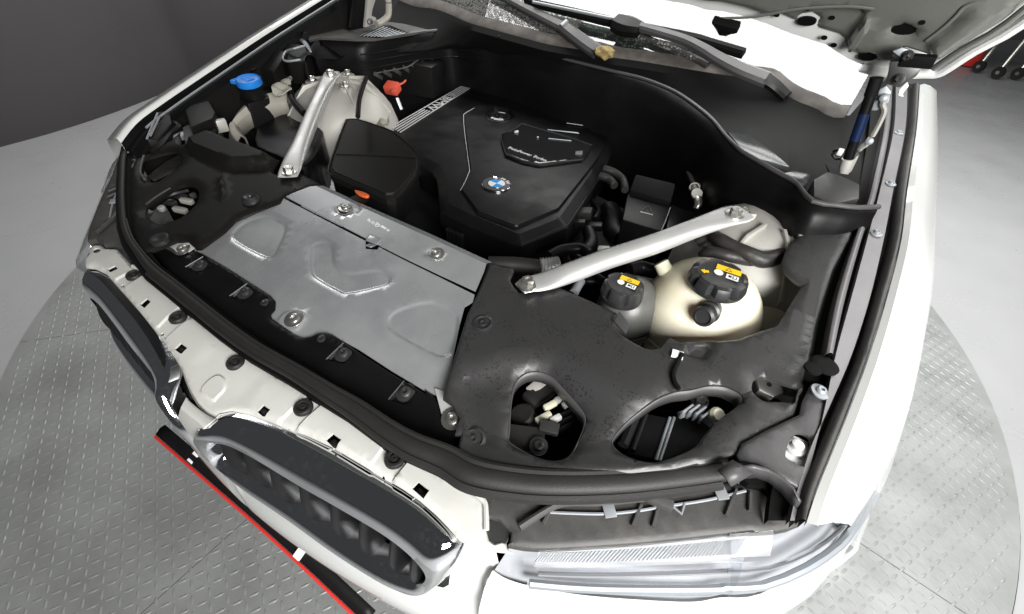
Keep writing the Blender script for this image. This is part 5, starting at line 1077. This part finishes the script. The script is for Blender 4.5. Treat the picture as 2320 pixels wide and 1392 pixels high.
# mesh vent
mp = sheet('mesh_vent_tray', PZ(q('A6', (680, 400), (1010, 310), (1220, 370), (1620, 285), (1740, 255), (2180, 360), (1940, 405), (1500, 470), (1300, 470), (880, 450), (740, 480)), 1.045), lambda x, y: 1.045, 'trim_plastic', car, [PZ(q('A6', (1340, 440), (1620, 300), (1700, 300), (1920, 395), (1560, 460)), 1.045)], thick=.006, grid=.02)
for k in range(9):
    t = k / 8; a = g('A6', 1600 + 290 * t, 310 + 85 * t, 1.044); b = g('A6', 1350 + 330 * t, 435 + 10 * t, 1.044); tube('vent_bar', [a, b], .0014, 'zinc_dull', mp, 6, sm=False)
for k in range(6):
    t = (k + .5) / 6; a = g('A6', 1620 - 260 * t, 302 + 130 * t, 1.043); b = g('A6', 1700 + 30 * t + 150 * (1 - t) * t, 305 + 140 * t, 1.043); tube('vent_bar', [a, b], .0012, 'trim_plastic', mp, 6, sm=False)
# ---- wipers
gp0 = Vector((0, 1.28, 1.10)); PG = lambda t, x, y, h=.03: PP(*q(t, (x, y))[0], gp0 + gn * h, gn)
def strap(name, pts, ws_, m, parent, hh=.007):
    c = spline(pts, 6); w_ = spline([Vector((a, 0, 0)) for a in ws_], 6); v = []; f = []
    for i, p in enumerate(c):
        t = (c[min(i + 1, len(c) - 1)] - c[max(i - 1, 0)]).normalized(); a = t.cross(gn).normalized(); w0 = w_[i].x
        for (s, h) in ((-1, -hh), (-1, hh * .3), (-.55, hh), (.55, hh), (1, hh * .3), (1, -hh)): v.append(p + a * w0 * s + gn * h)
    for i in range(len(c) - 1):
        for k in range(6): f.append((i * 6 + k, i * 6 + (k + 1) % 6, (i + 1) * 6 + (k + 1) % 6, (i + 1) * 6 + k))
    f += [tuple(range(6)), tuple((len(c) - 1) * 6 + k for k in range(6))]
    return mesh(name, v, f, m, parent, 30)
w1 = empty('wiper', (0, 0, 0), car); w1['label'] = 'wiper whose arm ends at the dry leaf'
strap('wiper_arm', [PG('Z8', 900, -60), PG('Z8', 1020, -5), PG('Z8', 1180, 75), PG('Z8', 1380, 175)], [.010, .011, .014, .017], 'grey_plastic_clean', w1)
strap('wiper_pivot', [PG('Z8', 1375, 165, .033), PG('Z8', 1450, 225, .030), PG('Z8', 1530, 285, .022), PG('Z8', 1610, 340, .015)], [.018, .019, .020, .020], 'grey_plastic_clean', w1, .009)
strap('wiper_hinge_clip', [PG('Z8', 1368, 178, .038), PG('Z8', 1385, 165, .038), PG('Z8', 1405, 145, .038)], [.006, .006, .006], 'zinc_dull', w1, .008)
strap('wiper_blade', [PG('Z8', 880, -80, .02), PG('Z8', 1050, 25, .02), PG('Z8', 1200, 105, .02)], [.006, .006, .004], 'deep_black', w1)
w2 = empty('wiper', (0, 0, 0), car); w2['label'] = 'wiper lying across the bright glass'
strap('wiper_blade', [PG('Z8', 1130, 8, .035), PG('Z8', 1400, 70, .035), PG('Z8', 1740, 150, .035), PG('Z7', 0, 235, .035), PG('Z7', 150, 275, .035), PG('Z7', 350, 335, .035)], [.007, .010, .012, .012, .010, .010], 'deep_black', w2, .010)
strap('blade_spine', [PG('Z8', 1180, 12, .048), PG('Z8', 1740, 128, .048)], [.0035, .004], 'zinc_dull', w2, .003)
strap('blade_joint', [PG('Z8', 1725, 140, .05), PG('Z8', 1800, 165, .052), PG('Z8', 1890, 190, .05)], [.024, .030, .020], 'satin_black', w2, .013)
strap('wiper_arm', [PG('Z8', 1850, 165, .055), PG('Z8', 2000, 205, .055), PG('Z8', 2180, 260, .05), PG('Z7', 90, 305, .05), PG('Z7', 190, 365, .045), PG('Z7', 330, 435, .04), PG('Z7', 500, 500, .03)], [.011, .012, .013, .014, .016, .019, .021], 'grey_plastic_clean', w2, .008)
strap('wiper_pivot', [PG('Z7', 495, 495, .032), PG('Z7', 560, 545, .02), PG('Z7', 625, 610, .008)], [.019, .016, .014], 'satin_black', w2, .008)
tube('washer_hose', [PG('Z8', 1860, 225, .02), PG('Z8', 1960, 265, .02), PG('Z8', 2100, 320, .02), PG('Z8', 2250, 385, .02), PG('Z8', 2330, 430, .02)], .008, 'frit', w2, 8)
# dry leaf on the cowl
lf_ = bpy.data.meshes.new('dry_leaf'); bm = bmesh.new(); bmesh.ops.create_icosphere(bm, subdivisions=3, radius=.024)
random.seed(5)
for v in bm.verts:
    n = math.sin(v.co.x * 190) * math.sin(v.co.y * 170 + 1) * math.sin(v.co.z * 210 + 2); v.co *= 1 + .35 * n; v.co.z *= .65; v.co.x *= 1.15
bm.to_mesh(lf_); bm.free(); finish(lf_, 15)
lo_ = link('dry_leaf', lf_, 'leaf_dirt'); lo_.location = P(*q('Z8', (1650, 345))[0], 1.085); tag(lo_, 'crumpled dry brown leaf at the foot of the wiper arm', 'leaf')
# ---- bonnet, raised
th = math.radians(50); bp0 = Vector((.75, 1.12, 1.19)); bu = Vector((0, -math.cos(th), math.sin(th))); bn = Vector((0, -math.sin(th), -math.cos(th)))
BM = Matrix(((1, 0, 0, 0), (bu.x, bu.y, bu.z, 0), (bn.x, bn.y, bn.z, 0), (0, 0, 0, 1))).transposed(); BM.translation = Vector((0, bp0.y, bp0.z))
def BL(t, *pts):
    out = []
    for s in q(t, *pts):
        p = PP(s[0], s[1], bp0, bn); out.append((p.x, (p - bp0).dot(bu)))
    return out
rear_e = BL('Z7', (0, 60), (100, 93), (200, 102), (340, 135), (480, 182), (620, 240), (760, 285), (850, 312), (920, 360), (990, 402), (1080, 440), (1165, 466), (1280, 480), (1400, 485), (1500, 482))
corner = BL('Z7', (1560, 480), (1620, 452), (1800, 335), (2116, 155))
cx1, cy1 = corner[-1]
side = [(cx1 + .02, cy1 + .15), (cx1 + .03, cy1 + .40), (cx1 + .01, cy1 + .62), (cx1 - .06, cy1 + .85), (cx1 - .22, cy1 + .98), (.35, cy1 + 1.04)]
x0, y0 = rear_e[0]
half = rear_e + corner + side
mid_r = [(x0 * .6, y0 + .012), (x0 * .2, y0 + .018)]
outl = [(-x, y) for x, y in reversed(half)][0:0]
full = [(-x, y) for x, y in reversed(rear_e)]
full = half + [(-x, y) for x, y in reversed(half)]
ins = inset(full, .03)
def bl_apply(o):
    o.data.transform(BM); return o
outer = bl_apply(sheet('bonnet', full, lambda x, y: -.012 - .03 * (abs(x) > 2), 'white_paint', car, thick=.006, grid=.05)); outer['label'] = 'raised bonnet with grey-green painted underside'
hl = []
for (cx_, cy_, rx_, ry_) in ((740, 150, 52, 24), (1350, 202, 72, 28), (1122, 372, 52, 22)):
    hl.append(BL('Z7', *[(cx_ + rx_ * math.cos(k * math.pi / 8), cy_ + ry_ * math.sin(k * math.pi / 8)) for k in range(16)]))
rib = BL('Z7', (1130, 75), (1158, 110), (1150, 170), (1060, 300), (1035, 350), (1030, 400), (1000, 380), (985, 330), (1010, 260), (1080, 150))
fld = BL('Z7', (1500, 250), (1560, 195), (1640, 140), (1700, 70), (1760, 20), (1830, -20), (2200, -60), (2116, 90), (1800, 280), (1560, 420), (1510, 330))
fan = BL('Z7', (150, 115), (300, 100), (450, 85), (700, 40), (1000, 22), (1180, 38), (1100, 150), (1000, 300), (960, 360), (760, 270), (480, 165))
ush = sheet('bonnet_liner_panel', ins, lambda x, y: .004, 'hood_under', outer, hl, [(rib, .022, .012), (fld, .014, .02), (fan, -.010, .012)], thick=.004, grid=.016, edge=(.010, .02), ang=50); bl_apply(ush)
for h in hl:
    c = (sum(p[0] for p in h) / 16, sum(p[1] for p in h) / 16)
    o = prism('hole_backing', [(c[0] + (p[0] - c[0]) * 1.15, c[1] + (p[1] - c[1]) * 1.15, -.008) for p in h], (0, 0, .004), 'deep_black', outer); bl_apply(o)  # black sheet seen through each hole
for (x, y, r) in ((865, 45, .007), (550, 105, .006), (850, 250, .006), (910, 297, .006), (745, 70, .004), (925, 55, .004), (1480, 128, .005), (1860, 82, .006), (1815, 127, .006), (900, 125, .005)):
    a = BL('Z7', (x, y))[0]; bl_apply(lathe('panel_hole', [(r, .0045), (r, .0055), (r * .5, .0056)], (a[0], a[1], 0 if not (x < 1000) else -.009), (0, 0, 1), 'deep_black', outer, 12))
for pts, r_, m_ in ((((200, 100), (420, 92), (700, 42), (1000, 25), (1180, 40)), .003, 'lamp_white'), (((1510, 240), (1620, 155), (1700, 80), (1760, 20), (1900, -20)), .003, 'lamp_white'), (((1700, 150), (1745, 190), (1720, 230), (1650, 245)), .002, 'lamp_white')):
    o = tube('panel_swage', [(a[0], a[1], .006) for a in BL('Z7', *pts)], r_, 'hood_under', outer, 8, 5, flat=.6); bl_apply(o)
# rolled edge of the bonnet
o = tube('bonnet_hem', [(p[0], p[1], -.006) for p in half[10:]], .009, 'white_paint', outer, 10, 3); bl_apply(o)
o = tube('bonnet_hem_bead', [(p[0], p[1], .004) for p in inset(full, .022)[16:26]], .006, 'hood_under', outer, 10, 3); bl_apply(o)
clipb = prism('bonnet_buffer', [PP(*s, bp0 - bn * -.004, bn) for s in q('Z7', (165, 95), (335, 132), (330, 165), (285, 172), (262, 185), (215, 178), (195, 140))], bn * .02, 'deep_black', car, .003)
# ---- hinge and gas strut at the near corner
hg = empty('bonnet_hinge', (0, 0, 0), car)
z1 = 1.20
for pts, m_, hh in ((((1290, 310), (1370, 285), (1510, 330), (1500, 400), (1390, 390), (1280, 350)), 'dark_steel', .012), (((1270, 380), (1380, 370), (1470, 420), (1440, 470), (1330, 545), (1240, 520), (1260, 450)), 'dark_steel', .014), (((1200, 560), (1250, 530), (1280, 570), (1265, 640), (1190, 690), (1150, 690), (1170, 610)), 'zinc_dull', .012), (((1330, 560), (1380, 510), (1390, 540), (1350, 590), (1360, 610), (1320, 600)), 'lamp_white', .006)):
    prism('hinge_plate', [PY(*s, 1.06) for s in q('Z7', *pts)], (0, -hh, 0), m_, hg, .003)
ha = [PY(*s, 1.05) for s in q('Z7', (1255, 590), (1225, 650), (1235, 700), (1190, 800), (1130, 900), (1080, 945), (1010, 1085))]
tube('hinge_arm', ha, [.013, .014, .012, .012, .013, .010, .010], 'cast', hg, 8, 4, flat=.45)
for x, y in ((1230, 620), (1140, 890), (990, 1085)): lathe('hinge_pin', [(.007, 0), (.007, .008), (.004, .010)], PY(*q('Z7', (x, y))[0], 1.035), (0, -1, .2), 'zinc_dull', hg, 14)
prism('hinge_plate', [PY(*s, 1.055) for s in q('Z7', (1285, 318), (1345, 292), (1400, 310), (1385, 345), (1330, 352))], (0, -.012, 0), 'zinc_dull', hg, .002)
hexbolt(hg, PY(*q('Z7', (1382, 352))[0], 1.04), (-.2, -1, -.3), .006, .006, 'dark_steel'); hexbolt(hg, PY(*q('Z7', (1330, 500))[0], 1.04), (-.2, -1, .2), .006, .006, 'dark_steel')
box('hinge_slot', PY(*q('Z7', (1445, 385))[0], 1.045), (1, 0, .1), (0, -.3, 1), .05, .022, .012, 'deep_black', hg, .003)
prism('hinge_well', PZ([(1925, 262), (1975, 205), (2020, 170), (2030, 300), (2005, 440), (1900, 430), (1850, 330), (1862, 260)], 1.0), (0, 0, -.02), 'deep_black', car)
gs = empty('gas_strut', (0, 0, 0), car); gs['label'] = 'black gas strut with a blue label beside the hinge'
pT, pB = [PY(*s, 1.0) for s in q('Z7', (1188, 490), (985, 1068))]
L_ = lambda t: pT * (1 - t) + pB * t
tube('strut_tube', [L_(.16), L_(.90)], .0095, 'satin_black', gs, 18, sm=False); tube('strut_rod', [L_(0), L_(.18)], .011, 'deep_black', gs, 14, sm=False)
tube('strut_label', [L_(.36), L_(.66)], .0098, 'gas_blue', gs, 18, sm=False, cap=False)
for k in ():
    a = L_(.40 + .05 * k); tube('strut_print', [a, L_(.405 + .05 * k)], .0099, 'silver_print', gs, 18, sm=False, cap=False) if k % 2 else None
lathe('strut_end', [(.009, -.012), (.012, 0), (.012, .016), (.007, .018)], L_(.97), (L_(.5) - L_(1)), 'cast', gs, 14)
tube('strut_clip', [PY(*s, .99) for s in q('Z7', (965, 945), (925, 950), (910, 975), (930, 1000), (960, 1000))], .003, 'satin_black', gs, 6)
box('strut_clip_end', PY(*q('Z7', (957, 960))[0], .985), (1, 0, 0), (0, 1, .5), .010, .010, .012, 'lamp_white', gs, .002)
# boxes behind the seal at the near corner
mat('wet_plastic', (.04, .045, .045), .18, specks=(150, .4, (.012, .012, .012), .7, .3))
prism('hinge_box', PZ(q('Z7', (790, 1130), (880, 1078), (985, 1115), (1085, 1160), (1082, 1250), (900, 1290), (790, 1230)), 1.035), (0, 0, -.05), 'grey_plastic_clean', car, .006)
prism('cabin_filter_lid', PZ(q('Z7', (245, 830), (380, 850), (540, 960), (640, 1050), (420, 1000), (330, 930)), 1.02), (0, 0, -.03), 'wet_plastic', car, .003)
prism('cabin_filter_lid', PZ(q('Z7', (585, 1095), (660, 1075), (780, 1100), (750, 1150), (690, 1160)), 1.03), (0, 0, -.03), 'wet_plastic', car, .003)
bh_ = [PX(2018, 466, .755), PX(1995, 480, .74), PX(1960, 486, .72)]
# left hinge
hl_ = empty('bonnet_hinge', (0, 0, 0), car)
prism('hinge_plate', [PX(*s, -.70) for s in q('A6', (1445, -20), (1545, -20), (1500, 120), (1490, 190), (1545, 215), (1550, 290), (1410, 335), (1430, 160))], (-.012, 0, 0), 'cast', hl_, .003)
tube('hinge_arm', [PX(*s, -.68) for s in q('A6', (1545, 290), (1610, 260), (1680, 190), (1690, 80), (1680, -20))], .010, 'cast_dirty', hl_, 8)
lathe('hinge_pin', [(.008, 0), (.008, .008), (.004, .009)], PX(*q('A6', (1465, 262))[0], -.685), (1, -.4, .3), 'dark_steel', hl_, 12)
tube('gas_strut', [PX(*s, -.74) for s in q('A6', (1275, -20), (1225, 330))], .006, 'satin_black', car, 10, sm=False)
prism('hinge_shroud', [PX(*s, -.76) for s in q('A6', (1270, -30), (1450, -30), (1425, 330), (1230, 350))], (-.05, 0, 0), 'deep_black', car, .004)
tube('seal_end', [P(*s, 1.05) for s in q('A6', (395, 225), (480, 260), (540, 310), (630, 370), (700, 440))], [.004, .008, .010, .013, .010], 'satin_black', car, 10, 5)
tube('seal_tongue', [P(*s, 1.04) for s in q('A6', (455, 335), (540, 390), (640, 465), (700, 530), (760, 620))], [.004, .006, .008, .007, .003], 'zinc_dull', car, 8, 5, flat=.5)
